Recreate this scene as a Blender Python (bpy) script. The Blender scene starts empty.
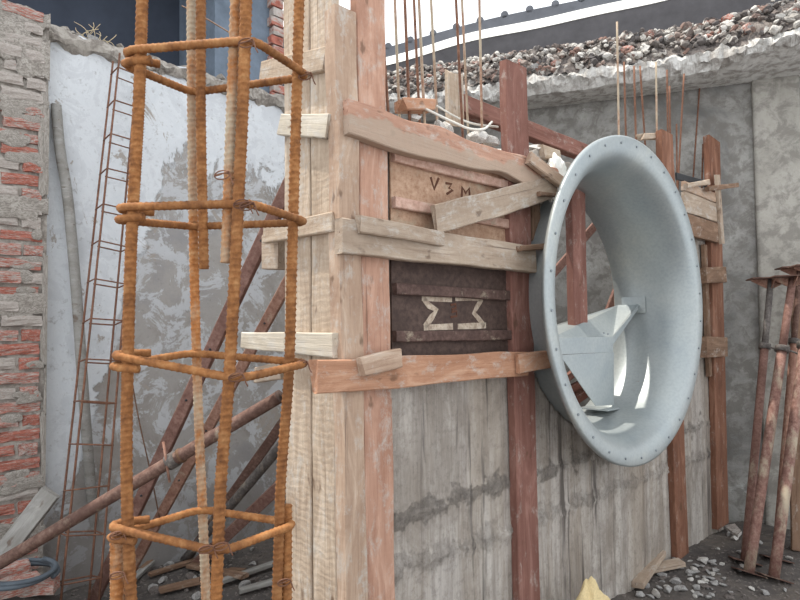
import bpy, bmesh, math, random
from mathutils import Vector, Matrix, noise
random.seed(7)
V = Vector
scn = bpy.context.scene
COL = scn.collection

# ------------------------------------------------------------------ camera
F, CXP, CYP = 580.0, 400.0, 314.0            # focal length and principal point, pixels of an 800x600 frame
PITCH, ROLL, EYE = math.radians(2.0), math.radians(0.6), 1.54
fw = V((0, math.cos(PITCH), math.sin(PITCH))); r0 = V((1, 0, 0)); u0 = r0.cross(fw)
CR = r0*math.cos(ROLL) - u0*math.sin(ROLL); CU = u0*math.cos(ROLL) + r0*math.sin(ROLL)
CAM = V((0, 0, EYE))
cd = bpy.data.cameras.new('camera'); cam = bpy.data.objects.new('camera', cd); COL.objects.link(cam)
cd.sensor_width = 36; cd.lens = F/800*36; cd.shift_y = (CYP-300)/800; cd.clip_start = 0.05
cam.matrix_world = Matrix(((CR.x, CU.x, -fw.x, CAM.x), (CR.y, CU.y, -fw.y, CAM.y), (CR.z, CU.z, -fw.z, CAM.z), (0, 0, 0, 1)))
scn.camera = cam

# ------------------------------------------------------------------ sky, sun, exposure
wd = bpy.data.worlds.new('sky'); scn.world = wd; wd.use_nodes = True
bg = wd.node_tree.nodes['Background']; bg.inputs[0].default_value = (0.93, 0.965, 1.0, 1); bg.inputs[1].default_value = 1.75
SUN_DIR = V((-0.71, 0.165, 2.0)).normalized()    # towards the sun: high, from the left
sl = bpy.data.lights.new('sun', 'SUN'); sl.energy = 5.0; sl.color = (1.0, 0.94, 0.84); sl.angle = math.radians(0.7)
so = bpy.data.objects.new('sun', sl); COL.objects.link(so); so.location = (-6, 2, 9)
so.rotation_euler = SUN_DIR.to_track_quat('Z', 'Y').to_euler()
vs = scn.view_settings; vs.view_transform = 'Standard'; vs.look = 'None'; vs.gamma = 1.0; vs.exposure = 0.0; vs.use_curve_mapping = False

# ------------------------------------------------------------------ frames of reference (the walls of the place)
def ray(x, y): return fw + CR*((x-CXP)/F) - CU*((y-CYP)/F)
def at(x, y, depth): return CAM + ray(x, y)*depth                       # a point at a given distance into the yard
def onplane(x, y, p0, n):
    d = ray(x, y); return CAM + d*((p0-CAM).dot(n)/d.dot(n))
def ground(x, y, z=0.0): return onplane(x, y, V((0, 0, z)), V((0, 0, 1)))
A = math.radians(47.8)
WU, WN, UP = V((math.sin(A), math.cos(A), 0)), V((math.cos(A), -math.sin(A), 0)), V((0, 0, 1))
P0 = at(340, 334, 2.1); P0.z = 0
def w(u, o, z): return P0 + WU*u + WN*o + UP*z                          # the poured wall: along, out of its face, up
def onw(x, y, o=0.0): return onplane(x, y, P0+WN*o, WN)
def wuv(p): return (p-P0).dot(WU), p.z
def one(x, y, u=0.0): return onplane(x, y, P0+WU*u, WU)                 # end face of the formwork
B0 = ground(735, 520); a_ = math.radians(17.4)
BU, BN = V((math.cos(a_), -math.sin(a_), 0)), V((-math.sin(a_), -math.cos(a_), 0))
def b(v, o, z): return B0 + BU*v + BN*o + UP*z                          # rear wall
def onb(x, y, o=0.0): return onplane(x, y, B0+BN*o, BN)
L0 = ground(150, 565)
def l(u, o, z): return L0 + WU*u + WN*o + UP*z                          # left wall
def onl(x, y, o=0.0): return onplane(x, y, L0+WN*o, WN)

# ------------------------------------------------------------------ materials
class NT:
    def __init__(s, name, rough=0.85, metal=0.0, spec=0.3):
        s.m = bpy.data.materials.new(name); s.m.use_nodes = True; s.t = s.m.node_tree; s.n = s.t.nodes
        s.p = s.n['Principled BSDF']; s.p.inputs['Roughness'].default_value = rough
        s.p.inputs['Metallic'].default_value = metal; s.p.inputs['Specular IOR Level'].default_value = spec
        s.co = s.n.new('ShaderNodeTexCoord').outputs['Object']
    def lk(s, a, c): s.t.links.new(a, c)
    def mapn(s, sc, rnd=True):
        mp = s.n.new('ShaderNodeMapping'); mp.inputs['Scale'].default_value = sc; s.lk(s.co, mp.inputs['Vector'])
        if rnd:
            oi = s.n.new('ShaderNodeObjectInfo'); vm = s.n.new('ShaderNodeVectorMath'); vm.operation = 'SCALE'
            vm.inputs[0].default_value = (37, 53, 71); s.lk(oi.outputs['Random'], vm.inputs['Scale']); s.lk(vm.outputs[0], mp.inputs['Location'])
        return mp.outputs[0]
    def noise(s, vec, scale, detail=6, rough=0.6, dist=0.0):
        n = s.n.new('ShaderNodeTexNoise'); n.inputs['Scale'].default_value = scale; n.inputs['Detail'].default_value = detail
        n.inputs['Roughness'].default_value = rough; n.inputs['Distortion'].default_value = dist; s.lk(vec, n.inputs['Vector']); return n.outputs['Fac']
    def ramp(s, fac, stops):
        r = s.n.new('ShaderNodeValToRGB'); e = r.color_ramp.elements
        while len(e) < len(stops): e.new(0.5)
        for i, (p, c) in enumerate(stops):
            e[i].position = p; e[i].color = (*c, 1) if not isinstance(c, (int, float)) else (c, c, c, 1)
        s.lk(fac, r.inputs[0]); return r.outputs[0]
    def mix(s, fac, c1, c2, mode='MIX'):
        m = s.n.new('ShaderNodeMix'); m.data_type = 'RGBA'; m.blend_type = mode
        for sk, v in ((m.inputs[0], fac), (m.inputs[6], c1), (m.inputs[7], c2)):
            if isinstance(v, (int, float)): sk.default_value = v
            elif isinstance(v, tuple): sk.default_value = (*v, 1)
            else: s.lk(v, sk)
        return m.outputs[2]
    def math(s, op, a, c):
        m = s.n.new('ShaderNodeMath'); m.operation = op
        for sk, v in ((m.inputs[0], a), (m.inputs[1], c)):
            if isinstance(v, (int, float)): sk.default_value = v
            else: s.lk(v, sk)
        return m.outputs[0]
    def out(s, col, h=None, dist=0.004, strength=0.6):
        s.lk(col, s.p.inputs['Base Color'])
        if h is not None:
            bp = s.n.new('ShaderNodeBump'); bp.inputs['Distance'].default_value = dist; bp.inputs['Strength'].default_value = strength
            s.lk(h, bp.inputs['Height']); s.lk(bp.outputs[0], s.p.inputs['Normal'])
        return s.m
def lin(r, g, bl):
    f = lambda c: (c/255/12.92 if c/255 <= 0.04045 else ((c/255+0.055)/1.055)**2.4)
    return f(r), f(g), f(bl)

def wood(name, base, dark, pale, saw=0.0, splash=0.25):
    """sawn timber: grain along the board (local X), cracks, knots, cement splash"""
    t = NT(name, 0.92, 0, 0.12)
    g = t.noise(t.mapn((1.6, 46, 46)), 1.5, 9, 0.72, 0.6)
    big = t.noise(t.mapn((1.4, 6, 6)), 2.0, 6, 0.65, 1.0)
    c = t.ramp(g, [(0.28, dark), (0.46, base), (0.6, base), (0.78, pale)])
    c = t.mix(t.ramp(big, [(0.4, 0.0), (0.68, 0.7)]), c, dark)
    c = t.mix(t.ramp(big, [(0.3, 0.6), (0.44, 0.0)]), c, pale)
    sp = t.ramp(t.noise(t.mapn((4, 7, 7)), 2.4, 10, 0.78, 0.3), [(0.60-0.16*splash, 0.0), (0.72-0.12*splash, 0.85*min(1, splash*2.2))])
    c = t.mix(sp, c, lin(184, 178, 170))
    kn = t.noise(t.mapn((7, 13, 13)), 1.1, 3, 0.5)
    c = t.mix(t.ramp(kn, [(0.66, 0.0), (0.72, 0.65)]), c, lin(92, 70, 56))
    ck = t.noise(t.mapn((1.1, 60, 60)), 1.0, 5, 0.6)
    c = t.mix(t.ramp(ck, [(0.30, 0.75), (0.36, 0.0)]), c, lin(84, 64, 52))
    h = t.math('ADD', g, t.math('MULTIPLY', ck, 0.8))
    if saw:
        wv = t.n.new('ShaderNodeTexWave'); wv.bands_direction = 'X'; wv.inputs['Scale'].default_value = 11
        wv.inputs['Distortion'].default_value = 9; wv.inputs['Detail'].default_value = 5; wv.inputs['Detail Scale'].default_value = 1.4
        wv.inputs['Detail Roughness'].default_value = 0.7; t.lk(t.mapn((1, 0.8, 0.8)), wv.inputs['Vector'])
        brk = t.ramp(big, [(0.35, 0.1), (0.65, 1.0)])
        c = t.mix(t.math('MULTIPLY', t.math('MULTIPLY', t.ramp(wv.outputs['Fac'], [(0.05, 1.0), (0.45, 0.0)]), brk), 0.3*saw), c, dark)
        h = t.math('ADD', h, t.math('MULTIPLY', wv.outputs['Fac'], 0.3*saw))
    return t.out(c, h, 0.004, 0.7)
M = {}
def weathered_half(name, src, sgn):
    m = M[src].copy(); m.name = name; nt = m.node_tree; p = nt.nodes['Principled BSDF']
    tc = nt.nodes.new('ShaderNodeTexCoord'); sx = nt.nodes.new('ShaderNodeSeparateXYZ'); nt.links.new(tc.outputs['Object'], sx.inputs[0])
    nz = nt.nodes.new('ShaderNodeTexNoise'); nz.inputs['Scale'].default_value = 9; nz.inputs['Detail'].default_value = 7; nt.links.new(tc.outputs['Object'], nz.inputs['Vector'])
    ma = nt.nodes.new('ShaderNodeMath'); ma.operation = 'MULTIPLY_ADD'; ma.inputs[1].default_value = sgn*8; ma.inputs[2].default_value = 0.05; nt.links.new(sx.outputs['Y'], ma.inputs[0])
    ad = nt.nodes.new('ShaderNodeMath'); ad.operation = 'ADD'; nt.links.new(ma.outputs[0], ad.inputs[0]); nt.links.new(nz.outputs['Fac'], ad.inputs[1])
    rp = nt.nodes.new('ShaderNodeValToRGB'); rp.color_ramp.elements[0].position = 0.47; rp.color_ramp.elements[1].position = 0.55; nt.links.new(ad.outputs[0], rp.inputs[0])
    mx = nt.nodes.new('ShaderNodeMix'); mx.data_type = 'RGBA'; old = p.inputs['Base Color'].links[0].from_socket
    f2 = nt.nodes.new('ShaderNodeMath'); f2.operation = 'MULTIPLY'; f2.inputs[1].default_value = 0.75; nt.links.new(rp.outputs[0], f2.inputs[0]); nt.links.new(f2.outputs[0], mx.inputs[0])
    nt.links.new(old, mx.inputs[6]); mx.inputs[7].default_value = (*lin(166, 150, 134), 1); nt.links.new(mx.outputs[2], p.inputs['Base Color']); M[name] = m
M['pale_wood'] = wood('pale sawn wood', lin(184, 166, 147), lin(142, 122, 104), lin(204, 190, 174), 0.8, 0.55)
M['tan_wood'] = wood('tan weathered wood', lin(182, 158, 138), lin(142, 114, 96), lin(202, 184, 168), 0.3, 0.5)
M['pink_wood'] = wood('pink brown wood', lin(186, 148, 128), lin(146, 106, 88), lin(204, 174, 156), 0.3, 0.45)
M['orange_wood'] = wood('orange brown wood', lin(180, 138, 112), lin(140, 98, 76), lin(198, 166, 142), 0.2, 0.45)
M['red_wood'] = wood('red brown wood', lin(136, 98, 88), lin(100, 68, 60), lin(158, 124, 114), 0.2, 0.3)
M['grey_wood'] = wood('grey weathered wood', lin(174, 157, 140), lin(136, 117, 101), lin(196, 182, 168), 0.4, 0.5)
M['pole_wood'] = wood('silver grey pole wood', lin(150, 148, 144), lin(120, 116, 110), lin(172, 170, 166), 0, 0.3)
M['white_wood'] = wood('cement whitened wood', lin(196, 186, 170), lin(158, 146, 130), lin(212, 206, 196), 0.3, 0.7)
M['brown_wood'] = wood('dark reddish brown wood', lin(132, 94, 76), lin(96, 66, 54), lin(156, 120, 102), 0.2, 0.25)
M['old_wood'] = wood('old brown wood', lin(136, 110, 92), lin(92, 72, 58), lin(162, 138, 118), 0.3, 0.35)

weathered_half('pink_half', 'pink_wood', -1)
weathered_half('orange_half', 'orange_wood', -1)
def rusty(name, base, dark, pale, cem=0.0):
    t = NT(name, 0.8, 0.15, 0.3)
    n1 = t.noise(t.mapn((1, 1, 1)), 40, 8, 0.7); n2 = t.noise(t.mapn((1, 1, 0.35)), 9, 5, 0.6)
    c = t.ramp(n1, [(0.3, dark), (0.5, base), (0.72, pale)])
    c = t.mix(t.ramp(n2, [(0.4, 0.0), (0.7, 0.6)]), c, dark)
    if cem: c = t.mix(t.ramp(t.noise(t.mapn((1, 1, 0.5)), 7, 8, 0.75), [(0.62-0.25*cem, 0.0), (0.74-0.2*cem, 0.9)]), c, lin(172, 160, 140))
    return t.out(c, n1, 0.0012, 0.6)
M['rebar'] = rusty('orange rust on steel', lin(149, 99, 57), lin(94, 60, 37), lin(182, 136, 90))
M['rebar_cement'] = rusty('rusty bar smeared with cement', lin(170, 112, 64), lin(126, 82, 48), lin(196, 156, 112), 0.75)
M['rebar_thin'] = rusty('brown rust on thin steel', lin(122, 86, 68), lin(88, 60, 48), lin(150, 114, 94))
M['rebar_pale'] = rusty('thin bar with pale patches', lin(160, 128, 108), lin(126, 92, 74), lin(190, 172, 158), 0.8)  # thin steel with paler patches
M['prop_red'] = rusty('red oxide on steel prop', lin(130, 98, 88), lin(96, 68, 60), lin(156, 126, 116), 0.18)
M['prop_brown'] = rusty('brown steel prop', lin(112, 86, 76), lin(80, 58, 52), lin(142, 118, 106), 0.2)
M['prop_pale'] = rusty('brown steel with pale cement', lin(152, 116, 100), lin(116, 80, 68), lin(178, 148, 132), 0.25)
M['prop_cement'] = rusty('red steel streaked with cement', lin(136, 102, 92), lin(98, 70, 62), lin(170, 144, 132), 0.5)
M['prop_grey'] = rusty('grey dirty steel', lin(104, 98, 94), lin(74, 68, 66), lin(136, 130, 126), 0.2)
M['dark_steel'] = rusty('dark brown steel plate', lin(84, 68, 62), lin(62, 50, 46), lin(104, 86, 78))
M['dark_rib'] = rusty('dark steel rib', lin(92, 72, 66), lin(66, 50, 46), lin(118, 96, 88), 0.22)
M['smeared_steel'] = rusty('steel plate smeared with dried cement', lin(178, 146, 122), lin(144, 110, 88), lin(198, 172, 150), 0.3)
M['smeared_rib'] = rusty('pinkish steel rib', lin(194, 160, 144), lin(158, 124, 108), lin(212, 186, 172), 0.3)
M['wire'] = rusty('binding wire', lin(110, 84, 66), lin(80, 58, 46), lin(140, 112, 92))

def plain(name, c, rough=0.8, var=0.15, sc=25, metal=0.0, bump=0.002):
    t = NT(name, rough, metal)
    n = t.noise(t.mapn((1, 1, 1)), sc, 6, 0.65)
    return t.out(t.ramp(n, [(0.3, tuple(x*(1-var) for x in c)), (0.7, tuple(min(1, x*(1+var)) for x in c))]), n, bump, 0.5)
M['white_paint'] = rusty('worn white brush paint', lin(188, 172, 154), lin(120, 100, 88), lin(216, 204, 188), 0.2)
M['dark_paint'] = plain('dark brush lettering', lin(92, 60, 46), 0.9, 0.2, 60)
M['string'] = plain('white string', lin(214, 212, 204), 0.9, 0.08)
M['white_bag'] = plain('white plastic sheet', lin(232, 230, 224), 0.6, 0.05, 12)
M['yellow_sack'] = plain('pale yellow cloth', lin(206, 186, 142), 0.9, 0.15, 18)
M['hose'] = plain('grey rubber hose', lin(84, 92, 100), 0.6, 0.15)
M['sunlit_sheet'] = plain('pale roof sheet with painted sunlight', lin(226, 226, 222), 0.6, 0.05, 8)  # light sheet, whitened to carry the sunlight on it
M['dark_sheet'] = plain('dark slate grey sheet', lin(98, 100, 106), 0.7, 0.15, 8)
M['fascia'] = plain('fascia in painted shade', lin(84, 82, 84), 0.8, 0.2, 6)  # shadow band below the roof sheet put into this colour
M['dark_room'] = plain('painted room shade', lin(62, 68, 80), 0.9, 0.15, 4)  # darkness of the unlit room put into the wall colour
M['blue_jamb'] = plain('blue grey plaster', lin(104, 115, 128), 0.9, 0.25, 6)
M['black_plastic'] = plain('black plastic', lin(48, 50, 54), 0.5, 0.1)
M['straw'] = plain('dry straw', lin(196, 180, 150), 0.9, 0.15)

def galv():
    t = NT('galvanised sheet steel', 0.5, 0.45, 0.5)
    n1 = t.noise(t.mapn((1, 1, 1), False), 1.6, 5, 0.6, 0.6); n2 = t.noise(t.mapn((1, 1, 1), False), 60, 4, 0.6)
    c = t.ramp(n1, [(0.3, lin(150, 158, 161)), (0.55, lin(168, 173, 172)), (0.75, lin(184, 186, 178))])
    c = t.mix(t.ramp(n2, [(0.35, 0.25), (0.6, 0.0)]), c, lin(122, 131, 136))
    t.lk(t.ramp(n1, [(0.3, 0.36), (0.7, 0.5)]), t.p.inputs['Roughness'])
    return t.out(c, n2, 0.0006, 0.3)
M['galv'] = galv()
M['bolt'] = plain('zinc bolt', lin(140, 146, 150), 0.5, 0.2, 60, 0.4)

def poured():
    t = NT('poured concrete with board marks', 0.92, 0, 0.2)
    st = t.noise(t.mapn((9, 9, 0.45), False), 1.5, 12, 0.8, 0.5)          # vertical streaks
    ck = t.noise(t.mapn((14, 14, 0.6), False), 1.2, 4, 0.55, 0.3)          # thin dark lines between boards
    wide = t.noise(t.mapn((3, 3, 0.3), False), 1.3, 7, 0.68, 0.5)
    big = t.noise(t.mapn((1, 1, 0.8), False), 1.6, 9, 0.7, 0.8); fine = t.noise(t.mapn((1, 1, 1), False), 30, 8, 0.75); mid = t.noise(t.mapn((1, 1, 1), False), 9, 9, 0.75)
    c = t.ramp(st, [(0.34, lin(112, 104, 98)), (0.43, lin(162, 154, 147)), (0.56, lin(190, 183, 175)), (0.72, lin(206, 201, 195))])
    c = t.mix(t.ramp(wide, [(0.45, 0.0), (0.6, 0.55)]), c, lin(152, 138, 122))
    c = t.mix(t.ramp(big, [(0.48, 0.0), (0.6, 0.55)]), c, lin(126, 116, 106))
    c = t.mix(t.ramp(big, [(0.34, 0.55), (0.44, 0.0)]), c, lin(194, 188, 183))
    c = t.mix(t.ramp(ck, [(0.33, 0.85), (0.40, 0.0)]), c, lin(84, 78, 74))
    c = t.mix(t.ramp(fine, [(0.36, 0.4), (0.5, 0.0)]), c, lin(108, 100, 94))
    sx = t.n.new('ShaderNodeSeparateXYZ'); t.lk(t.co, sx.inputs[0]); jm = None
    for zj, am in ((0.84, 0.85), (0.63, 0.45)):                            # honeycombed pour joints
        d = t.math('ABSOLUTE', t.math('ADD', t.math('ADD', sx.outputs['Z'], -zj), t.math('MULTIPLY', t.math('ADD', big, -0.5), 0.12)), 0)
        m = t.ramp(t.math('ADD', d, t.math('MULTIPLY', t.math('ADD', mid, -0.46), 0.45)), [(0.0, 0.8*am), (0.012, 0.6*am), (0.05, 0.0)])
        c = t.mix(m, c, t.ramp(fine, [(0.35, lin(96, 90, 86)), (0.65, lin(158, 150, 142))])); jm = m if jm is None else t.math('MAXIMUM', jm, m)
    h = t.math('ADD', t.math('MULTIPLY', st, 1.2), t.math('ADD', t.math('MULTIPLY', ck, 0.6), t.math('MULTIPLY', fine, t.math('ADD', t.math('MULTIPLY', jm, 2.5), 0.4))))
    return t.out(c, h, 0.010, 0.9)
M['poured'] = poured()

def plaster(name, cols, dirt, scale=1.0, lowgrey=None):
    t = NT(name, 0.95, 0, 0.15)
    n1 = t.noise(t.mapn((1, 1, 1), False), 1.3*scale, 9, 0.66, 0.7); n2 = t.noise(t.mapn((1, 1, 1), False), 5.5*scale, 9, 0.7, 0.4)
    n3 = t.noise(t.mapn((1, 1, 1), False), 26*scale, 6, 0.7)
    c = t.ramp(n1, [(0.32, cols[0]), (0.46, cols[1]), (0.6, cols[2]), (0.75, cols[3])])
    c = t.mix(t.ramp(n2, [(0.46, 0.0), (0.57, 0.75)]), c, dirt)
    if lowgrey is not None:      # damp, scraped render in the lower part of the wall, with a ragged upper edge
        sx = t.n.new('ShaderNodeSeparateXYZ'); t.lk(t.co, sx.inputs[0])
        e = t.math('ADD', sx.outputs['Z'], t.math('MULTIPLY', t.math('ADD', n2, -0.5), 1.6))
        e = t.math('ADD', e, t.math('MULTIPLY', t.math('ADD', n1, -0.5), 3.0))
        c = t.mix(t.ramp(t.math('DIVIDE', e, 4.0), [(lowgrey[0], 0.85), (lowgrey[0]+0.03, 0.0)]), c, lowgrey[1])
    c = t.mix(t.ramp(n3, [(0.3, 0.4), (0.48, 0.0)]), c, dirt)
    return t.out(c, t.math('ADD', n2, t.math('MULTIPLY', n3, 0.4)), 0.012, 0.6)
def limewash():
    t = NT('limewashed plaster, peeling', 0.95, 0, 0.15)
    n1 = t.noise(t.mapn((1, 1, 1), False), 1.5, 10, 0.68, 0.6); n2 = t.noise(t.mapn((1, 1, 1), False), 5.0, 11, 0.74, 0.5); n3 = t.noise(t.mapn((1, 1, 1), False), 24, 6, 0.7)
    n4 = t.noise(t.mapn((1, 1, 0.7), False), 2.9, 11, 0.74, 0.9)
    white = t.ramp(n2, [(0.3, lin(200, 204, 208)), (0.55, lin(212, 215, 218)), (0.7, lin(186, 190, 194))])
    grey = t.ramp(n1, [(0.34, lin(138, 132, 126)), (0.5, lin(160, 156, 152)), (0.66, lin(146, 144, 144))])
    sx = t.n.new('ShaderNodeSeparateXYZ'); t.lk(t.co, sx.inputs[0])
    dp = t.n.new('ShaderNodeVectorMath'); dp.operation = 'DOT_PRODUCT'; t.lk(t.co, dp.inputs[0]); dp.inputs[1].default_value = tuple(WU)
    u = t.math('ADD', dp.outputs['Value'], -L0.dot(WU))                       # distance along the wall
    mr = t.n.new('ShaderNodeMapRange'); t.lk(u, mr.inputs[0])
    for k, v in zip((1, 2, 3, 4), (-0.5, 0.1, 0.6, 2.85)): mr.inputs[k].default_value = v
    e = t.math('SUBTRACT', t.math('ADD', sx.outputs['Z'], t.math('MULTIPLY', t.math('ADD', n4, -0.5), 1.5)), mr.outputs[0])
    peel = t.ramp(t.math('ADD', t.math('MULTIPLY', e, 0.5), 0.5), [(0.46, 1.0), (0.48, 0.0)])
    c = t.mix(peel, white, grey)
    c = t.mix(t.ramp(n2, [(0.505, 0.0), (0.535, 0.7)]), c, lin(196, 199, 203))  # islands of wash left on the grey
    c = t.mix(t.ramp(n4, [(0.60, 0.0), (0.615, 0.9)]), c, lin(158, 150, 142))
    c = t.mix(t.ramp(n3, [(0.3, 0.5), (0.42, 0.0)]), c, lin(124, 118, 114))
    c = t.mix(t.ramp(t.math('ADD', t.math('MULTIPLY', sx.outputs['Z'], 0.5), t.math('MULTIPLY', n1, 0.5)), [(0.35, 0.6), (0.6, 0.0)]), c, lin(122, 118, 116))   # damp foot
    return t.out(c, t.math('ADD', t.math('MULTIPLY', peel, -0.5), t.math('ADD', n2, t.math('MULTIPLY', n3, 0.4))), 0.012, 0.7)
M['left_plaster'] = limewash()
M['rear_plaster'] = plaster('grey cement plaster', [lin(112, 111, 109), lin(142, 140, 136), lin(160, 158, 153), lin(190, 190, 188)], lin(116, 112, 107), 1.7)
M['pilaster_plaster'] = plaster('pale grey cement plaster', [lin(136, 133, 128), lin(160, 156, 148), lin(172, 168, 160), lin(150, 146, 140)], lin(128, 124, 118), 1.3)
M['slab'] = plaster('rough slab concrete', [lin(176, 172, 166), lin(196, 194, 190), lin(206, 204, 200), lin(186, 182, 176)], lin(138, 132, 126), 2.2)
M['chunk_grey'] = plaster('broken concrete', [lin(150, 148, 146), lin(172, 170, 168), lin(188, 186, 184), lin(160, 158, 154)], lin(126, 122, 118), 5)
M['chunk_white'] = plaster('white broken concrete', [lin(190, 186, 180), lin(210, 206, 200), lin(222, 220, 216), lin(196, 192, 186)], lin(150, 144, 138), 5)
M['chunk_dark'] = plaster('dark tile and concrete bits', [lin(96, 90, 88), lin(120, 112, 108), lin(136, 128, 122), lin(108, 98, 94)], lin(80, 74, 72), 5)
def mixed():
    t = NT('mixed rubble', 0.95, 0, 0.1)
    vo = t.n.new('ShaderNodeTexVoronoi'); vo.inputs['Scale'].default_value = 13; t.lk(t.mapn((1, 1, 1), False), vo.inputs['Vector'])
    n = t.noise(t.mapn((1, 1, 1), False), 40, 5, 0.7); sp = t.n.new('ShaderNodeSeparateColor'); t.lk(vo.outputs['Color'], sp.inputs[0])
    c = t.ramp(sp.outputs[0], [(0.0, lin(92, 88, 88)), (0.35, lin(112, 106, 102)), (0.5, lin(140, 112, 102)), (0.62, lin(150, 144, 138)), (0.8, lin(186, 182, 176)), (1.0, lin(208, 204, 198))])
    return t.out(t.mix(t.ramp(n, [(0.35, 0.4), (0.55, 0.0)]), c, lin(96, 90, 86)), n, 0.006, 0.6)
M['chunk_mix'] = mixed()
M['mortar'] = plaster('old lime mortar', [lin(146, 140, 132), lin(166, 160, 152), lin(180, 174, 166), lin(154, 148, 140)], lin(120, 112, 106), 3)

def brickm(name, coat):
    t = NT(name, 0.95, 0, 0.1)
    n1 = t.noise(t.mapn((1, 1, 1)), 14, 8, 0.7); n2 = t.noise(t.mapn((0.6, 1, 1.4)), 9, 9, 0.72, 0.5)
    c = t.ramp(n1, [(0.3, lin(126, 74, 64)), (0.5, lin(160, 98, 84)), (0.72, lin(182, 128, 114))])
    c = t.mix(t.ramp(n2, [(0.64-0.36*coat, 0.0), (0.74-0.36*coat, 0.95)]), c, t.ramp(n1, [(0.3, lin(140, 134, 126)), (0.6, lin(178, 172, 166))]))
    return t.out(c, n2, 0.006, 0.7)
M['brick_red'] = brickm('red brick', 0.36)
M['brick_half'] = brickm('red brick with lime smears', 0.52)
M['brick_coat'] = brickm('brick under old plaster', 0.95)

def dirt():
    t = NT('dark construction dirt', 1.0, 0, 0.1)
    n1 = t.noise(t.mapn((1, 1, 1), False), 1.4, 9, 0.7, 0.6); n2 = t.noise(t.mapn((1, 1, 1), False), 22, 8, 0.75)
    c = t.ramp(n1, [(0.3, lin(70, 67, 67)), (0.5, lin(92, 87, 84)), (0.7, lin(116, 107, 99))])
    c = t.mix(t.ramp(n2, [(0.54, 0.0), (0.68, 0.7)]), c, lin(136, 129, 122))
    c = t.mix(t.ramp(n2, [(0.3, 0.6), (0.44, 0.0)]), c, lin(62, 58, 58))
    return t.out(c, t.math('ADD', n2, n1), 0.02, 0.8)
M['dirt'] = dirt()

# ------------------------------------------------------------------ builders
WM = {}
def weathered_half(name, src, sgn):
    m = M[src].copy(); m.name = name; nt = m.node_tree; p = nt.nodes['Principled BSDF']
    tc = nt.nodes.new('ShaderNodeTexCoord'); sx = nt.nodes.new('ShaderNodeSeparateXYZ'); nt.links.new(tc.outputs['Object'], sx.inputs[0])
    nz = nt.nodes.new('ShaderNodeTexNoise'); nz.inputs['Scale'].default_value = 9; nz.inputs['Detail'].default_value = 7; nt.links.new(tc.outputs['Object'], nz.inputs['Vector'])
    ma = nt.nodes.new('ShaderNodeMath'); ma.operation = 'MULTIPLY_ADD'; ma.inputs[1].default_value = sgn*8; ma.inputs[2].default_value = 0.05; nt.links.new(sx.outputs['Y'], ma.inputs[0])
    ad = nt.nodes.new('ShaderNodeMath'); ad.operation = 'ADD'; nt.links.new(ma.outputs[0], ad.inputs[0]); nt.links.new(nz.outputs['Fac'], ad.inputs[1])
    rp = nt.nodes.new('ShaderNodeValToRGB'); rp.color_ramp.elements[0].position = 0.47; rp.color_ramp.elements[1].position = 0.55; nt.links.new(ad.outputs[0], rp.inputs[0])
    mx = nt.nodes.new('ShaderNodeMix'); mx.data_type = 'RGBA'; old = p.inputs['Base Color'].links[0].from_socket
    f2 = nt.nodes.new('ShaderNodeMath'); f2.operation = 'MULTIPLY'; f2.inputs[1].default_value = 0.75; nt.links.new(rp.outputs[0], f2.inputs[0]); nt.links.new(f2.outputs[0], mx.inputs[0])
    nt.links.new(old, mx.inputs[6]); mx.inputs[7].default_value = (*lin(166, 150, 134), 1); nt.links.new(mx.outputs[2], p.inputs['Base Color']); M[name] = m
def link(name, me, mat, parent=None, mw=None, smooth=False):
    if mat is not None: me.materials.append(M[mat])
    if smooth:
        for p in me.polygons: p.use_smooth = True
    o = bpy.data.objects.new(name, me); COL.objects.link(o); place(o, parent, mw); return o
def place(o, parent=None, mw=None):
    mw = mw or Matrix.Identity(4); o.matrix_basis = mw; WM[o.name] = mw
    if parent is not None:
        o.parent = parent; o.matrix_parent_inverse = WM[parent.name].inverted()
def tag(o, label, cat, group=None):
    o['label'] = label; o['category'] = cat
    if group: o['group'] = group
    return o
def struct(o, label=None):
    o['kind'] = 'structure'
    if label: o['label'] = label
    return o
def thing(name, loc, label, cat, group=None):
    o = bpy.data.objects.new(name, None); COL.objects.link(o); o.empty_display_size = 0.1
    place(o, None, Matrix.Translation(loc)); return tag(o, label, cat, group)
def mk(name, vs, fs, mat, parent=None, mw=None, smooth=False):
    me = bpy.data.meshes.new(name); me.from_pydata([tuple(v) for v in vs], [], fs); me.update()
    return link(name, me, mat, parent, mw, smooth)
def frame(a, c, n):
    """matrix with X from a to c, Z as close as possible to n, origin at a"""
    x = (c-a).normalized(); y = n.cross(x).normalized(); z = x.cross(y)
    return Matrix(((x.x, y.x, z.x, a.x), (x.y, y.y, z.y, a.y), (x.z, y.z, z.z, a.z), (0, 0, 0, 1)))
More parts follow.
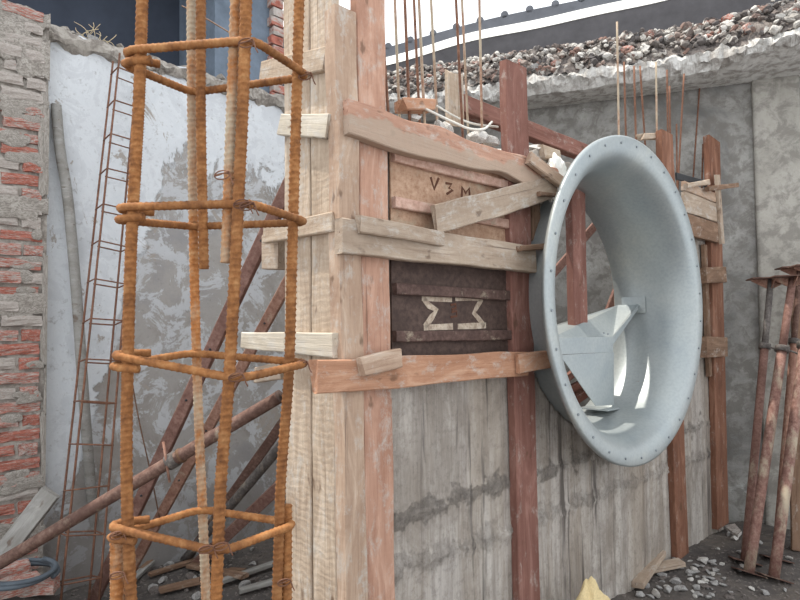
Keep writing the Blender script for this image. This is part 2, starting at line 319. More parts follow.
def board_geo(L, wd, th, seed=0, rough=0.003, jag=0.006, taper=1.0, seg=None, bev=0.004):
    """a sawn board lying along +X: chamfered section, uneven edges, ragged ends"""
    rd = random.Random(seed); n = seg or max(5, min(26, int(L/0.09))); vs, fs = [], []
    bev = min(bev, th*0.3, wd*0.3)
    for i in range(n+1):
        f = i/n; hw = wd/2*(1+(taper-1)*f); ht = th/2
        e1, e2 = [rough*noise.noise(V((f*L*4, k*7.1+seed*1.37, 0))) * 2 for k in (0, 1)]
        bow = rough*0.8*noise.noise(V((f*L*1.3, 3.3, seed*0.91)))
        prof = [(-hw+bev+e1, -ht), (hw-bev+e2, -ht), (hw+e2, -ht+bev), (hw+e2, ht-bev), (hw-bev+e2, ht), (-hw+bev+e1, ht), (-hw+e1, ht-bev), (-hw+e1, -ht+bev)]
        for y, z in prof:
            x = f*L
            if i in (0, n): x += jag*(noise.noise(V((y*40, z*30, seed*2.7+i)))*1.6)
            vs.append((x, y, z+bow))
    for i in range(n):
        for k in range(8):
            p, q = i*8+k, i*8+(k+1) % 8; fs.append((p, q, q+8, p+8))
    fs.append(tuple(range(7, -1, -1))); fs.append(tuple(range(n*8, n*8+8)))
    return vs, fs
SEED = [10]
def board(name, a, c, wd, th, n, mat, parent=None, **kw):
    SEED[0] += 1; vs, fs = board_geo((c-a).length, wd, th, SEED[0], **kw)
    fs = [f[::-1] for f in fs]
    return mk(name, vs, fs, mat, parent, frame(a, c, n))
def fixed(o): return o
def tube_geo(pts, r, seg=10, closed=False, rib=None, taper=None):
    pts = [V(p) for p in pts]; n = len(pts); vs, fs = [], []
    t0 = (pts[1]-pts[0]).normalized(); nn = t0.orthogonal().normalized()
    for i, p in enumerate(pts):
        if closed: t = (pts[(i+1) % n]-pts[i-1]).normalized()
        else: t = (pts[min(i+1, n-1)]-pts[max(i-1, 0)]).normalized()
        nn = (nn - t*nn.dot(t)).normalized(); bb = t.cross(nn)
        for k in range(seg):
            an = 2*math.pi*k/seg; rr = r if taper is None else r*taper(i/(n-1))
            if rib: rr = rib(i, k, an, r)
            vs.append(p + nn*(math.cos(an)*rr) + bb*(math.sin(an)*rr))
    for i in range(n if closed else n-1):
        for k in range(seg):
            p, q = i*seg+k, i*seg+(k+1) % seg; p2, q2 = ((i+1) % n)*seg+k, ((i+1) % n)*seg+(k+1) % seg
            fs.append((p, q, q2, p2))
    if not closed: fs += [tuple(range(seg-1, -1, -1)), tuple(range((n-1)*seg, n*seg))]
    return vs, fs
def tube(name, pts, r, mat, parent=None, seg=10, closed=False, smooth=True, **kw):
    o0 = V(pts[0]); vs, fs = tube_geo([V(p)-o0 for p in pts], r, seg, closed, **kw)
    return mk(name, vs, fs, mat, parent, Matrix.Translation(o0), smooth)
def polyline(pts, step):
    pts = [V(p) for p in pts]; out = []
    for i in range(len(pts)-1):
        d = (pts[i+1]-pts[i]).length; k = max(1, int(d/step))
        out += [pts[i].lerp(pts[i+1], j/k) for j in range(k)]
    return out+[pts[-1]]
def bez(pts, k=8):
    """smooth curve through points (Catmull-Rom)"""
    P = [V(p) for p in pts]; P = [P[0]*2-P[1]]+P+[P[-1]*2-P[-2]]; out = []
    for i in range(1, len(P)-2):
        for j in range(k):
            t = j/k; a, c, d, e = P[i-1:i+3]
            out.append(0.5*((2*c)+(d-a)*t+(2*a-5*c+4*d-e)*t*t+(3*c-a-3*d+e)*t**3))
    return out+[P[-2]]
def rebar(name, pts, r, mat, parent, pitch=0.0108):
    """deformed bar: slanting ribs and two long ridges"""
    pl = polyline(bez(pts, 6) if len(pts) > 2 else pts, pitch/6)
    def rib(i, k, an, rr):
        ph = (i/6.0 + 0.55*abs(math.sin(an))) % 1.0
        bump = max(0.0, 1-abs(ph-0.5)*4.4); ridge = 1.0 if k in (0, 5) else 0.0
        return rr*(0.94+0.2*max(bump, 0.4*ridge))
    return tube(name, pl, r, mat, parent, 10, rib=rib)
def box_geo(sx, sy, sz, bev=0.0):
    x, y, z = sx/2, sy/2, sz/2
    return [(-x, -y, -z), (x, -y, -z), (x, y, -z), (-x, y, -z), (-x, -y, z), (x, -y, z), (x, y, z), (-x, y, z)], \
        [(0, 3, 2, 1), (4, 5, 6, 7), (0, 1, 5, 4), (1, 2, 6, 5), (2, 3, 7, 6), (3, 0, 4, 7)]
def prism(name, poly, depth, mat, parent=None):
    """a flat sheet of real thickness: polygon (world points) pushed along depth vector"""
    o0 = V(poly[0]); n = len(poly); vs = [V(p)-o0 for p in poly]+[V(p)-o0+depth for p in poly]
    fs = [tuple(range(n)), tuple(range(2*n-1, n-1, -1))]+[(i, i+n, (i+1) % n+n, (i+1) % n) for i in range(n)]
    nrm = V((0, 0, 0))
    for i in range(n): nrm += V(poly[i]).cross(V(poly[(i+1) % n]))
    if nrm.dot(depth) > 0: fs = [f[::-1] for f in fs]
    return mk(name, vs, fs, mat, parent, Matrix.Translation(o0))
def rock_mesh(seed, flat=0.6):
    bm = bmesh.new(); bmesh.ops.create_icosphere(bm, subdivisions=2, radius=0.5); rd = random.Random(seed)
    cuts = [(V((rd.uniform(-1, 1), rd.uniform(-1, 1), rd.uniform(-1, 1))).normalized(), rd.uniform(0.15, 0.34)) for _ in range(11)]
    for v in bm.verts:
        for nrm, d in cuts:
            k = v.co.dot(nrm)
            if k > d: v.co -= nrm*(k-d)
        v.co *= 1+0.07*noise.noise(v.co*5+V((seed*3.1, 0, 0))); v.co.z *= flat
    me = bpy.data.meshes.new('rock'); bm.to_mesh(me); bm.free(); return me
ROCKS = {}
def rock(name, p, size, mat, seed, parent=None, flat=0.65):
    key = (seed % 7, mat)
    if key not in ROCKS:
        me = rock_mesh(seed % 7, flat); me.materials.append(M[mat]); ROCKS[key] = me
    o = bpy.data.objects.new(name, ROCKS[key]); COL.objects.link(o); rd = random.Random(seed*13+1)
    s = size if isinstance(size, tuple) else (size*rd.uniform(0.8, 1.3), size*rd.uniform(0.7, 1.1), size*rd.uniform(0.7, 1.1))
    place(o, parent, Matrix.LocRotScale(V(p), __import__('mathutils').Euler((rd.uniform(-.25, .25), rd.uniform(-.25, .25), rd.uniform(0, 6.3))), V(s)))
    return o
def nth(i): return ['first', 'second', 'third', 'fourth', 'fifth', 'sixth', 'seventh', 'eighth', 'ninth', 'tenth', 'eleventh', 'twelfth', 'thirteenth', 'fourteenth', 'fifteenth'][i]

# ------------------------------------------------------------------ the setting
def gz(x, y):     # height of the dirt
    return 0.05*noise.noise(V((x*0.9, y*0.9, 1.7))) + 0.022*noise.noise(V((x*4, y*4, 5.1))) + 0.012*noise.noise(V((x*13, y*13, 2.2))) + 0.31*math.exp(-((x+1.98)/0.36)**2-((y-2.95)/0.27)**2)   # a low mound of spoil by the pier
N = 190; vs, fs = [], []
for j in range(N+1):
    for i in range(N+1):
        x = -4.6+9.6*i/N; y = -1.5+9.0*j/N; vs.append((x, y, gz(x, y)))
for j in range(N):
    for i in range(N):
        p = j*(N+1)+i; fs.append((p, p+1, p+N+2, p+N+1))
struct(mk('floor', vs, fs, 'dirt', smooth=True), 'dark trodden dirt ground of the yard')
def onfloor(x, y, dz=0.0):
    d = ray(x, y); t = 1.5
    while t < 9.0:
        p = CAM+d*t
        if p.z <= gz(p.x, p.y): break
        t += 0.01
    p.z = gz(p.x, p.y)+dz; return p

# --- left wall with ragged top, brick pier in front of it
def wall_grid(name, fr, u0_, u1, z0, ztop, nu, nz, th, mat, amp, seed):
    vs, fs = [], []
    for side in (0, 1):
        for i in range(nu+1):
            u = u0_+(u1-u0_)*i/nu; zt = ztop(u)
            for j in range(nz+1):
                z = z0+(zt-z0)*j/nz
                o = (-th if side else amp*(noise.fractal(V((u*2.3, z*2.3, seed)), 1.0, 2.0, 4)+0.5*noise.noise(V((u*14, z*14, seed)))))
                if j == nz: z += 0.015*noise.noise(V((u*20, side*3, seed)))
                vs.append(fr(u, o, z))
    k = (nu+1)*(nz+1); g = lambda s, i, j: s*k+i*(nz+1)+j
    for i in range(nu):
        for j in range(nz):
            fs.append((g(0, i, j), g(0, i+1, j), g(0, i+1, j+1), g(0, i, j+1)))
            fs.append((g(1, i, j), g(1, i, j+1), g(1, i+1, j+1), g(1, i+1, j)))
        fs.append((g(0, i, nz), g(0, i+1, nz), g(1, i+1, nz), g(1, i, nz)))
    for j in range(nz):
        fs.append((g(0, 0, j), g(0, 0, j+1), g(1, 0, j+1), g(1, 0, j)))
        fs.append((g(0, nu, j), g(1, nu, j), g(1, nu, j+1), g(0, nu, j+1)))
    return mk(name, vs, fs, mat, smooth=True)
ltop = lambda u: 3.47+0.03*noise.noise(V((u*6, 0, 4)))+0.015*noise.noise(V((u*25, 0, 8)))
struct(wall_grid('wall_left', l, -1.9, 4.3, -0.15, ltop, 150, 90, 0.24, 'left_plaster', 0.008, 3.0), 'limewashed plaster wall, flaking, behind the rebar cage')
# room above and behind the left wall: back with the unlit room's shade in its colour, blue jamb
def slabbox(name, fr, u0_, u1, o0, o1, z0, z1, mat, parent=None):
    c = [fr(u, o, z) for z in (z0, z1) for o in (o0, o1) for u in (u0_, u1)]
    return mk(name, c, [(0, 2, 3, 1), (4, 5, 7, 6), (0, 1, 5, 4), (2, 6, 7, 3), (0, 4, 6, 2), (1, 3, 7, 5)], mat, parent)
struct(slabbox('wall_upper_rear', l, -2.6, 3.2, -1.0, -0.85, 3.2, 4.6, 'dark_room'), 'rear wall above the broken wall top, room shade put into its dark colour')
struct(slabbox('unseen_shade_roof', l, -2.6, 1.0, -1.05, -0.02, 4.5, 4.62, 'slab'))  # unseen roof slab added so that the upper opening stays dark
struct(slabbox('wall_upper_side', l, 0.52, 1.03, -0.85, -0.14, 3.2, 4.5, 'blue_jamb'), 'blue grey jamb beside the dark upper opening')
for i in range(14):       # ragged brick ends of the jamb
    p = l(1.03+0.02*(i % 2), -0.12, 3.5+i*0.08)
    vsb, fsb = box_geo(0.11, 0.1, 0.068)
    o = mk('brick', vsb, fsb, 'brick_half', bpy.data.objects['wall_upper_side'], frame(p, p+WU, UP))

vs, fs = [], []; nl = 160
for i in range(nl+1):
    u = -1.9+3.4*i/nl; q = lambda k, s=1.0: s*(0.045*noise.noise(V((u*8, k*2.7, 3)))+0.03*noise.noise(V((u*23, k*3.3, 9))))
    pf = [(-0.25, 3.36), (0.0, 3.375+q(1)), (0.035+q(2, .6), 3.39+q(3, .6)), (0.045+q(4), 3.43+q(5, .6)), (0.02+q(6), 3.475+q(7, .7)), (-0.06+q(8), 3.52+q(9)), (-0.16+q(10), 3.53+q(11)), (-0.25, 3.50)]
    vs += [l(u, o, z) for o, z in pf]
for i in range(nl):
    for k in range(8): p, q = i*8+k, i*8+(k+1) % 8; fs.append((p, q, q+8, p+8))
fs += [tuple(range(8)), tuple(range((nl+1)*8-1, nl*8-1, -1))]
struct(mk('trim_2', vs, [f[::-1] for f in fs], 'mortar'), 'crumbling plaster ledge along the broken top of the left wall')
pier = struct(slabbox('wall_pier', l, -1.75, -0.645, 0.0, 0.095, -0.15, 3.5, 'mortar'), 'broken brick pier showing bare courses and mortar')
WM[pier.name] = Matrix.Identity(4)
red_rows = []   # heights (pixel rows in the photograph) at which the bricks are bare
bare = [(95, 112), (122, 138), (148, 168), (172, 200), (222, 262), (278, 290), (320, 395), (400, 480), (490, 520), (545, 600)]
coursz = 0.083; rd = random.Random(5)
brick_me = {}
for mat in ('brick_red', 'brick_half', 'brick_coat'):
    for var in range(3):
        v8, f8 = box_geo(1, 1, 1); me = bpy.data.meshes.new('brick')
        bm = bmesh.new(); vv = [bm.verts.new(q) for q in v8]
        for f in f8: bm.faces.new([vv[k] for k in f])
        bmesh.ops.subdivide_edges(bm, edges=bm.edges[:], cuts=2, use_grid_fill=True)
        for q in bm.verts:
            s = 1-0.05*(sum(abs(c) > 0.4 for c in q.co) >= 2)
            q.co *= s; q.co += V((0.05*noise.noise(q.co*4+V((var, 0, 0))), 0.13*noise.noise(q.co*3+V((0, var*2, 1))), 0.12*noise.noise(q.co*4+V((0, 0, var)))))
        bm.to_mesh(me); bm.free(); me.materials.append(M[mat]); brick_me[mat, var] = me
for r in range(43):
    z = -0.06+coursz*(r+0.5); py = 334-(z-1.54)*580/3.42
    isbare = any(y0-3 <= py <= y1+3 for y0, y1 in bare)
    u = -0.66-rd.uniform(0.0, 0.02)-(0.11 if r % 2 else 0.0)
    edges = [-0.655-rd.uniform(0, 0.02)]
    if r % 2: edges.append(edges[0]-0.112)
    while edges[-1] > -1.1: edges.append(edges[-1]-0.228)
    for k in range(len(edges)-1):
        ln = edges[k]-edges[k+1]-rd.uniform(0.008, 0.016); uc_ = (edges[k]+edges[k+1])/2
        x = rd.random()
        mat = ('brick_red' if x < 0.5 else 'brick_half' if x < 0.85 else 'brick_coat') if isbare else ('brick_coat' if x < 0.86 else 'brick_half')
        o = bpy.data.objects.new('brick', brick_me[mat, rd.randrange(3)]); COL.objects.link(o)
        proud = rd.uniform(-0.006, 0.012)+(0.008 if not isbare else 0)
        p = l(uc_, 0.055+proud, z)
        m = frame(p, p+WU, UP) @ Matrix.Diagonal((ln, 0.11, coursz-rd.uniform(0.012, 0.026), 1)) @ Matrix.Rotation(rd.uniform(-.03, .03), 4, 'Y'); place(o, pier, m)
PATCH = [(rd.uniform(2, 46), rd.uniform(60, 590), rd.uniform(.05, .16), rd.uniform(.03, .06)) for _ in range(30)]
# lumps of old plaster left on the pier
for i, (px, py, s, sz) in enumerate([(14, 40, .26, .2), (38, 60, .22, .22), (22, 105, .2, .1), (10, 140, .16, .08), (40, 205, .26, .10), (12, 208, .26, .12), (20, 275, .12, .07), (30, 302, .26, .10),
                                     (8, 305, .24, .10), (44, 150, .05, .5), (46, 320, .045, .6), (45, 440, .04, .5), (24, 395, .12, .04), (20, 484, .26, .07), (12, 530, .24, .08), (36, 20, .26, .1), (8, 12, .28, .1)]+PATCH):
    p = onl(px, py, 0.112); bm = bmesh.new(); bmesh.ops.create_icosphere(bm, subdivisions=4, radius=0.5)
    for q in bm.verts:
        d = q.co.copy(); k = 1+0.5*noise.fractal(V((d.x*s*14, d.z*sz*14, i*3.7)), 1.0, 2.0, 4)
        q.co = V((math.copysign(abs(2*d.x)**0.75/2, d.x)*k, math.copysign(abs(2*d.y)**0.5/2, d.y)*(1+0.5*noise.noise(V((d.x*s*25, d.z*sz*25, i)))), math.copysign(abs(2*d.z)**0.75/2, d.z)*k))
        q.co.x = min(q.co.x, (-0.642-(p-L0).dot(WU))/(s*1.1))
    me = bpy.data.meshes.new('plaster_patch'); bm.to_mesh(me); bm.free()
    o = link('plaster_patch', me, 'mortar', pier, frame(p, p+WU, UP) @ Matrix.Diagonal((s*1.1, 0.017, sz*1.15, 1)), True)

# --- rear wall, pilaster, slab above it, roof
struct(wall_grid('wall_back', b, -3.35, 1.9, -0.15, lambda v: 3.6, 110, 76, 0.25, 'rear_plaster', 0.007, 9.0), 'grey cement plaster wall at the rear of the yard')
struct(wall_grid('wall_pilaster', lambda u, o, z: b(u, o+0.035, z), 0.215, 0.545, -0.15, lambda v: 3.6, 12, 70, 0.05, 'pilaster_plaster', 0.006, 12.0), 'paler plastered pilaster on the rear wall')
nv = 420; prof_n = 0; vs, fs = [], []
for i in range(nv+1):
    v = -3.35+5.2*i/nv
    ov = 0.46+0.30*max(0, min(1, (v+0.15)/0.7)) + 0.05*noise.noise(V((v*3, 0, 2)))
    nz_ = lambda k, s=1.0: 0.05*noise.noise(V((v*6, k*1.3, 7)))*s+0.03*noise.noise(V((v*17, k*1.5, 3)))*s+0.014*noise.noise(V((v*45, k*2.1, 5)))*s
    step = 0.03 if v < -0.1 else 0.0
    prof = [(-0.3, 3.585), (0.02, 3.585), (ov*0.5, 3.58-step+nz_(1, .15)), (ov*0.86, 3.585-step+nz_(2, .3)), (ov*0.95+nz_(3), 3.60+nz_(4)), (ov+nz_(5), 3.63+nz_(6)), (ov-0.01+nz_(7, 1.5), 3.67+nz_(8)),
            (ov-0.05+nz_(9, 1.5), 3.71+nz_(10)), (ov-0.11+nz_(11), 3.735+nz_(12)), (0.1, 3.75+nz_(13, .5)), (-0.3, 3.76)]
    prof_n = len(prof); vs += [b(v, o, z) for o, z in prof]
for i in range(nv):
    for k in range(prof_n):
        p, q = i*prof_n+k, i*prof_n+(k+1) % prof_n; fs.append((p, q, q+prof_n, p+prof_n))
fs += [tuple(range(prof_n)), tuple(range((nv+1)*prof_n-1, nv*prof_n-1, -1))]
struct(mk('trim_1', vs, [f[::-1] for f in fs], 'slab', smooth=False), 'concrete slab edge, broken and ragged, overhanging the rear wall')
heap = lambda ov, o: 3.73+0.34*min(1, max(0, (ov-o)/0.32))**0.8
vs, fs = [], []; prof = [-0.27, -0.1, 0.02, 0.06, 0.12, 0.18, 0.24, 0.30, 0.36, 1.0]
for i in range(nv+1):
    v = -3.35+5.2*i/nv; ov = 0.42+0.30*max(0, min(1, (v+0.15)/0.7))
    for k, q in enumerate(prof):
        o = q if k < 2 else ov-0.36+min(0.36, (k-2)*0.052); o = max(o, -0.26)
        vs.append(b(v, o, heap(ov, o)-0.03+0.04*noise.noise(V((v*9, o*12, 1)))+0.02*noise.noise(V((v*30, o*30, 3)))))
for i in range(nv):
    for k in range(len(prof)-1): p = i*len(prof)+k; fs.append((p, p+1, p+1+len(prof), p+len(prof)))
hb = mk('rubble_heap', vs, fs, 'chunk_dark'); tag(hb, 'dark heap of crumbled debris along the top of the rear slab', 'rubble'); hb['kind'] = 'stuff'
# stuff: small crumbs on the slab; larger chunks are things
bm = bmesh.new(); rd = random.Random(21)
crumb = [rock_mesh(k+40, 0.8) for k in range(4)]
vs, fs = [], []
for i in range(2200):
    v = rd.uniform(-3.3, 1.5); ov = 0.42+0.30*max(0, min(1, (v+0.15)/0.7)); o = rd.uniform(-0.1, ov+0.01); me = crumb[i % 4]; s = rd.uniform(0.03, 0.10)
    hgt = heap(ov, o)+rd.uniform(-0.02, 0.03); c = b(v, o, hgt); rot = Matrix.Rotation(rd.uniform(0, 6.3), 3, 'Z'); k0 = len(vs)
    vs += [c+(rot @ q.co)*s for q in me.vertices]; fs += [tuple(k0+x for x in p.vertices) for p in me.polygons]
o = mk('rubble', vs, fs, 'chunk_mix'); tag(o, 'dark crumbled rubble heaped along the top of the slab', 'rubble'); o['kind'] = 'stuff'
for i in range(95):
    v = -3.15+4.4*(i+rd.uniform(0, 1))/95; ov = 0.42+0.30*max(0, min(1, (v+0.15)/0.7)); o_ = rd.uniform(0.02, ov-0.03)
    mat = rd.choice(['chunk_white', 'chunk_dark', 'chunk_white', 'brick_half', 'chunk_grey', 'brick_half'])
    ro = rock('rubble_chunk', b(v, o_, heap(ov, o_)+0.01), rd.uniform(0.06, 0.14), mat, i)
    kind = {'chunk_white': 'whitish concrete chunk', 'chunk_dark': 'dark grey tile and concrete chunk', 'brick_half': 'reddish broken brick chunk', 'chunk_grey': 'grey concrete chunk'}[mat]
    tag(ro, kind+' in the rubble on top of the rear slab', 'rubble', kind+'s on the slab')
# roof behind the rubble: fascia with shade in its colour, pale sheet with sunlight in its colour, dark corrugated ridge with bumps
def strip(name, prof, v0, v1, nseg, mat, parent, fn=None):
    vs, fs = [], []; k = len(prof)
    for i in range(nseg+1):
        v = v0+(v1-v0)*i/nseg
        for (o, z) in prof:
            d = fn(v, o) if fn else 0.0; vs.append(b(v, o, z+d))
    for i in range(nseg):
        for j in range(k):
            p, q = i*k+j, i*k+(j+1) % k; fs.append((p, p+k, q+k, q))
    fs += [tuple(range(k-1, -1, -1)), tuple(range(nseg*k, nseg*k+k))]
    return mk(name, vs, [f[::-1] for f in fs], mat, parent)
roof = thing('sheet_roof', b(-0.9, -0.3, 3.76), 'dark corrugated sheet roof with bright flashing above the rear slab', 'roof')
rz = lambda v: 4.30+0.062*(v+3.1)        # the roof climbs slightly to the right
sag = lambda v, o: 0.075*(v+3.1)+0.02*math.sin(v*2.3)
strip('fascia_board', [(-0.32, 3.60), (-0.28, 3.60), (-0.28, 4.37), (-0.32, 4.37)], -3.4, 1.3, 60, 'fascia', roof, lambda v, o: sag(v, o))
strip('flashing', [(-0.33, 4.355), (-0.27, 4.355), (-0.335, 4.475), (-0.395, 4.475)], -3.4, 1.3, 60, 'sunlit_sheet', roof, lambda v, o: sag(v, o)+0.008*math.sin(v*5))
strip('ridge_sheet', [(-0.40, 4.42), (-0.36, 4.42), (-0.36, 4.59), (-0.40, 4.59)], -3.4, 1.3, 240, 'dark_sheet', roof, lambda v, o: sag(v, o))
for i in range(19):
    v = -3.3+i*0.245; c = b(v, -0.36, 4.60+sag(v, 0)); vs, fs = tube_geo([V((0, 0, 0)), BN*-0.06], 0.038, 10)
    mk('corrugation_end', vs, fs, 'dark_sheet', roof, Matrix.Translation(c))

# --- the poured wall with its round opening
UC, ZC, RF = None, None, None
RO = 0.25                                               # the ring's front flange stands this far out of the wall
def fit_ring():
    pc = onw(623, 301, RO); uc, zc = wuv(pc); r = 0.9
    def pr(p):
        d = p-CAM; z = d.dot(fw); return CXP+F*d.dot(CR)/z, CYP-F*d.dot(CU)/z
    for _ in range(40):
        e = [pr(w(uc+r*math.cos(t*0.0698), RO, zc+r*math.sin(t*0.0698))) for t in range(90)]
        x0, x1 = min(q[0] for q in e), max(q[0] for q in e); y0, y1 = min(q[1] for q in e), max(q[1] for q in e)
        r *= 332/(y1-y0); uc += (624-(x0+x1)/2)/((x1-x0)/(2*r))*.7; zc += ((y0+y1)/2-301)/((y1-y0)/(2*r))*.7
    return uc, zc, r
UC, ZC, RF = fit_ring(); RB = RF*0.812
WT, WH, WL = 0.26, 2.475, 3.66
wtop = lambda u: WH-0.085*max(0, min(1, (1.25-u)/0.2))
nu, nz = 260, 190; vs, fs = [], []
def rough_o(u, z):
    j1 = 0.85+0.02*noise.noise(V((u*5, 1, 1))); j2 = 0.62+0.03*noise.noise(V((u*4, 5, 1)))
    o = 0.005*noise.noise(V((u*26, z*1.2, 0)))+0.003*noise.noise(V((u*60, z*3, 4)))+0.003*noise.noise(V((u*9, z*9, 2)))
    if z < j1: o += 0.006*min(1, (j1-z)/0.03)
    for jj in (j1, j2): o += 0.014*math.exp(-((z-jj)/0.03)**2)*(2.2*abs(noise.noise(V((u*40, jj, z*46)))))
    return o
for side in (0, 1):
    for i in range(nu+1):
        for j in range(nz+1):
            u = WL*i/nu; z = -0.1+(wtop(u)+0.1)*j/nz
            vs.append(w(u, rough_o(u, z)-0.004 if not side else -WT, z+(0.03*noise.noise(V((u*9, side, 1))) if j == nz else 0)))
kk = (nu+1)*(nz+1); g = lambda s, i, j: s*kk+i*(nz+1)+j
hole = set()
for i in range(nu):
    for j in range(nz):
        u = WL*(i+.5)/nu; z = -0.1+(wtop(u)+0.1)*(j+.5)/nz
        if math.hypot(u-UC, z-ZC) < RB-0.005: hole.add((i, j)); continue
        fs.append((g(0, i, j), g(0, i+1, j), g(0, i+1, j+1), g(0, i, j+1))); fs.append((g(1, i, j), g(1, i, j+1), g(1, i+1, j+1), g(1, i+1, j)))
for i in range(nu): fs.append((g(0, i, nz), g(0, i+1, nz), g(1, i+1, nz), g(1, i, nz)))
for j in range(nz):
    fs.append((g(0, 0, j), g(0, 0, j+1), g(1, 0, j+1), g(1, 0, j))); fs.append((g(0, nu, j), g(1, nu, j), g(1, nu, j+1), g(0, nu, j+1)))
for (i, j) in hole:
    for (di, dj, e0, e1) in ((1, 0, (1, 0), (1, 1)), (-1, 0, (0, 1), (0, 0)), (0, 1, (1, 1), (0, 1)), (0, -1, (0, 0), (1, 0))):
        if (i+di, j+dj) not in hole:
            p, q = (i+e0[0], j+e0[1]), (i+e1[0], j+e1[1]); fs.append((g(0, *p), g(0, *q), g(1, *q), g(1, *p)))
struct(mk('wall_front', vs, fs, 'poured', smooth=True), 'poured concrete wall with vertical board marks and rough pour joint')

# ------------------------------------------------------------------ the galvanised fan ring
ring = thing('fan_inlet_ring', w(UC, 0.0, ZC-RB), 'large round galvanised steel fan inlet ring set in the concrete wall', 'fan ring')
s_ = RF
inner = [(1.0, RO-0.02), (1.0, RO), (0.988, RO+0.004), (0.925, RO-0.002), (0.90, RO-0.008), (0.872, RO-0.028), (0.845, RO-0.065), (0.822, RO-0.12), (0.808, RO-0.18), (0.797, RO-0.26), (0.79, RO-0.36), (0.79, RO-0.50)]
outer = [(0.797, RO-0.50), (0.797, RO-0.36), (0.804, RO-0.26), (0.815, RO-0.18), (0.830, RO-0.12), (0.853, RO-0.07), (0.88, RO-0.036), (0.91, RO-0.014), (0.985, RO-0.007), (0.992, RO-0.02)]
def lathe(name, prof, mat, parent, seg=128):
    vs, fs = [], []; k = len(prof); c = w(UC, 0, ZC)
    for i in range(seg):
        t = 2*math.pi*i/seg; d = WU*math.cos(t)+UP*math.sin(t)
        vs += [d*(r*s_)+WN*o for r, o in prof]
    for i in range(seg):
        for j in range(k):
            p, q = i*k+j, i*k+(j+1) % k; p2, q2 = ((i+1) % seg)*k+j, ((i+1) % seg)*k+(j+1) % k; fs.append((p, p2, q2, q))
    o = mk(name, vs, fs, mat, parent, Matrix.Translation(c), True)
    return o
ringm = lathe('bell_mouth', inner+outer, 'galv', ring)
for e in ringm.data.edges: pass
bv, bf = tube_geo([V((0, 0, -0.004)), V((0, 0, 0.003))], 0.0065, 8)
for i in range(30):
    t = 2*math.pi*(i+0.4)/30; p = w(UC+0.955*RF*math.cos(t), RO+0.003, ZC+0.955*RF*math.sin(t)); mk('bolt', bv, bf, 'bolt', ringm, frame(p, p+UP, WN))
# motor support inside the ring
def ow(px, py, o): return onw(px, py, o)
po = -0.08
f1, f2 = ow(549, 338, po), ow(613, 336.5, po)
att = w(UC+0.784*RF, -0.085, wuv(ow(636, 303, -0.02))[1])
prism('platform', [f1, f2, att+WN*0.01, att-WN*0.14, ow(552, 326, -0.235)], V((0, 0, -0.006)), 'galv', ring)
prism('platform_lip', [f1+WN*0.003, f2+WN*0.003, ow(613, 352, po+.003), ow(549, 355, po+.003)], WN*-0.005, 'galv', ring)
prism('arm_web', [f2, att, att+UP*-0.035, f2+UP*-0.05], WN*-0.006, 'galv', ring)
eo = att-WU*0.004
prism('end_plate', [eo+WN*0.05+UP*0.05, eo-WN*0.11+UP*0.05, eo-WN*0.11-UP*0.06, eo+WN*0.05-UP*0.06], WU*0.008, 'galv', ring)
prism('gusset', [ow(560, 355, po), ow(613.5, 352, po), ow(614, 405, po), ow(596, 406, po)], WN*-0.006, 'galv', ring)
g1, g2 = ow(614, 352, po), ow(614, 406, po)
prism('gusset_flange', [g1, g2, g2-WN*0.12, g1-WN*0.12], WU*-0.006, 'galv', ring)
fz = wuv(g2)[1]-0.004
gu = wuv(g2)[0]
prism('foot_plate', [w(gu-0.17, po+0.05, fz), w(gu+0.05, po+0.05, fz), w(gu+0.05, po-0.14, fz), w(gu-0.17, po-0.14, fz)], V((0, 0, -0.008)), 'galv', ring)
prism('foot_web', [w(gu-0.06, po-0.02, fz), w(gu+0.02, po-0.02, fz), w(gu+0.02, po-0.02, ZC-0.775*RF), w(gu-0.06, po-0.02, ZC-0.775*RF)], WN*-0.008, 'galv', ring)
for (px, py) in ((604, 333), (608, 334)):
    p = ow(px, py, 0.0); mk('bolt', bv, bf, 'bolt', ring, frame(p, p+WU, UP))
# red timber post standing on the platform
ro_ = -0.17; p1 = ow(578, 337, ro_); ub = wuv(p1)[0]
ztop = ZC+math.sqrt(max(0.01, (0.775*RF)**2-(ub-UC-0.05)**2))+0.03
tag(board('timber_post', p1, V((p1.x, p1.y, ztop)), 0.15, 0.05, WN, 'red_wood'), 'red brown timber post standing on the motor platform inside the ring', 'post')

# ------------------------------------------------------------------ formwork on the wall face
VO, VT = 0.0235, 0.045                # uprights lie flat on the wall
def upright(name, xt, yt, xb, wpx_m, mat, label, zb=0.03, zt=None, o=VO, th=VT, cat='plank', group=None, yb=590):
    a = onw(xb, yb, o); a.z = zb; t = onw(xt, yt, o)
    if zt is not None: t = a.lerp(t, (zt-a.z)/(t.z-a.z))
    return tag(board(name, a, t, wpx_m, th, WN, mat, rough=0.004), label, cat, group)
def wpx(x0, x1, y, o=VO): return abs(wuv(onw(x1, y, o))[0]-wuv(onw(x0, y, o))[0])
upright('timber_post', 340.5, 12, 354, wpx(340, 361.5, 400)*0.99, 'tan_wood', 'rough tan timber post at the corner of the formwork, splintered top', o=0.028, th=0.07)
upright('plank', 367, -40, 378.5, wpx(362, 391, 400)*0.985, 'pink_wood', 'pinkish plank rising past the top edge beside the corner post', zb=0.03, zt=2.98)
upright('plank', 513, 65, 527, wpx(509, 530, 400), 'red_wood', 'red brown plank left of the steel ring, running the full height', cat='plank')
upright('plank', 534, 168, 541, 0.075, 'old_wood', 'short dark plank beside the ring barrel', zb=1.80, o=0.02, th=0.03)
upright('plank', 664, 133, 681, wpx(668, 684, 480)*0.72, 'brown_wood', 'reddish brown plank coming out from under the right half of the ring', zb=0.02)
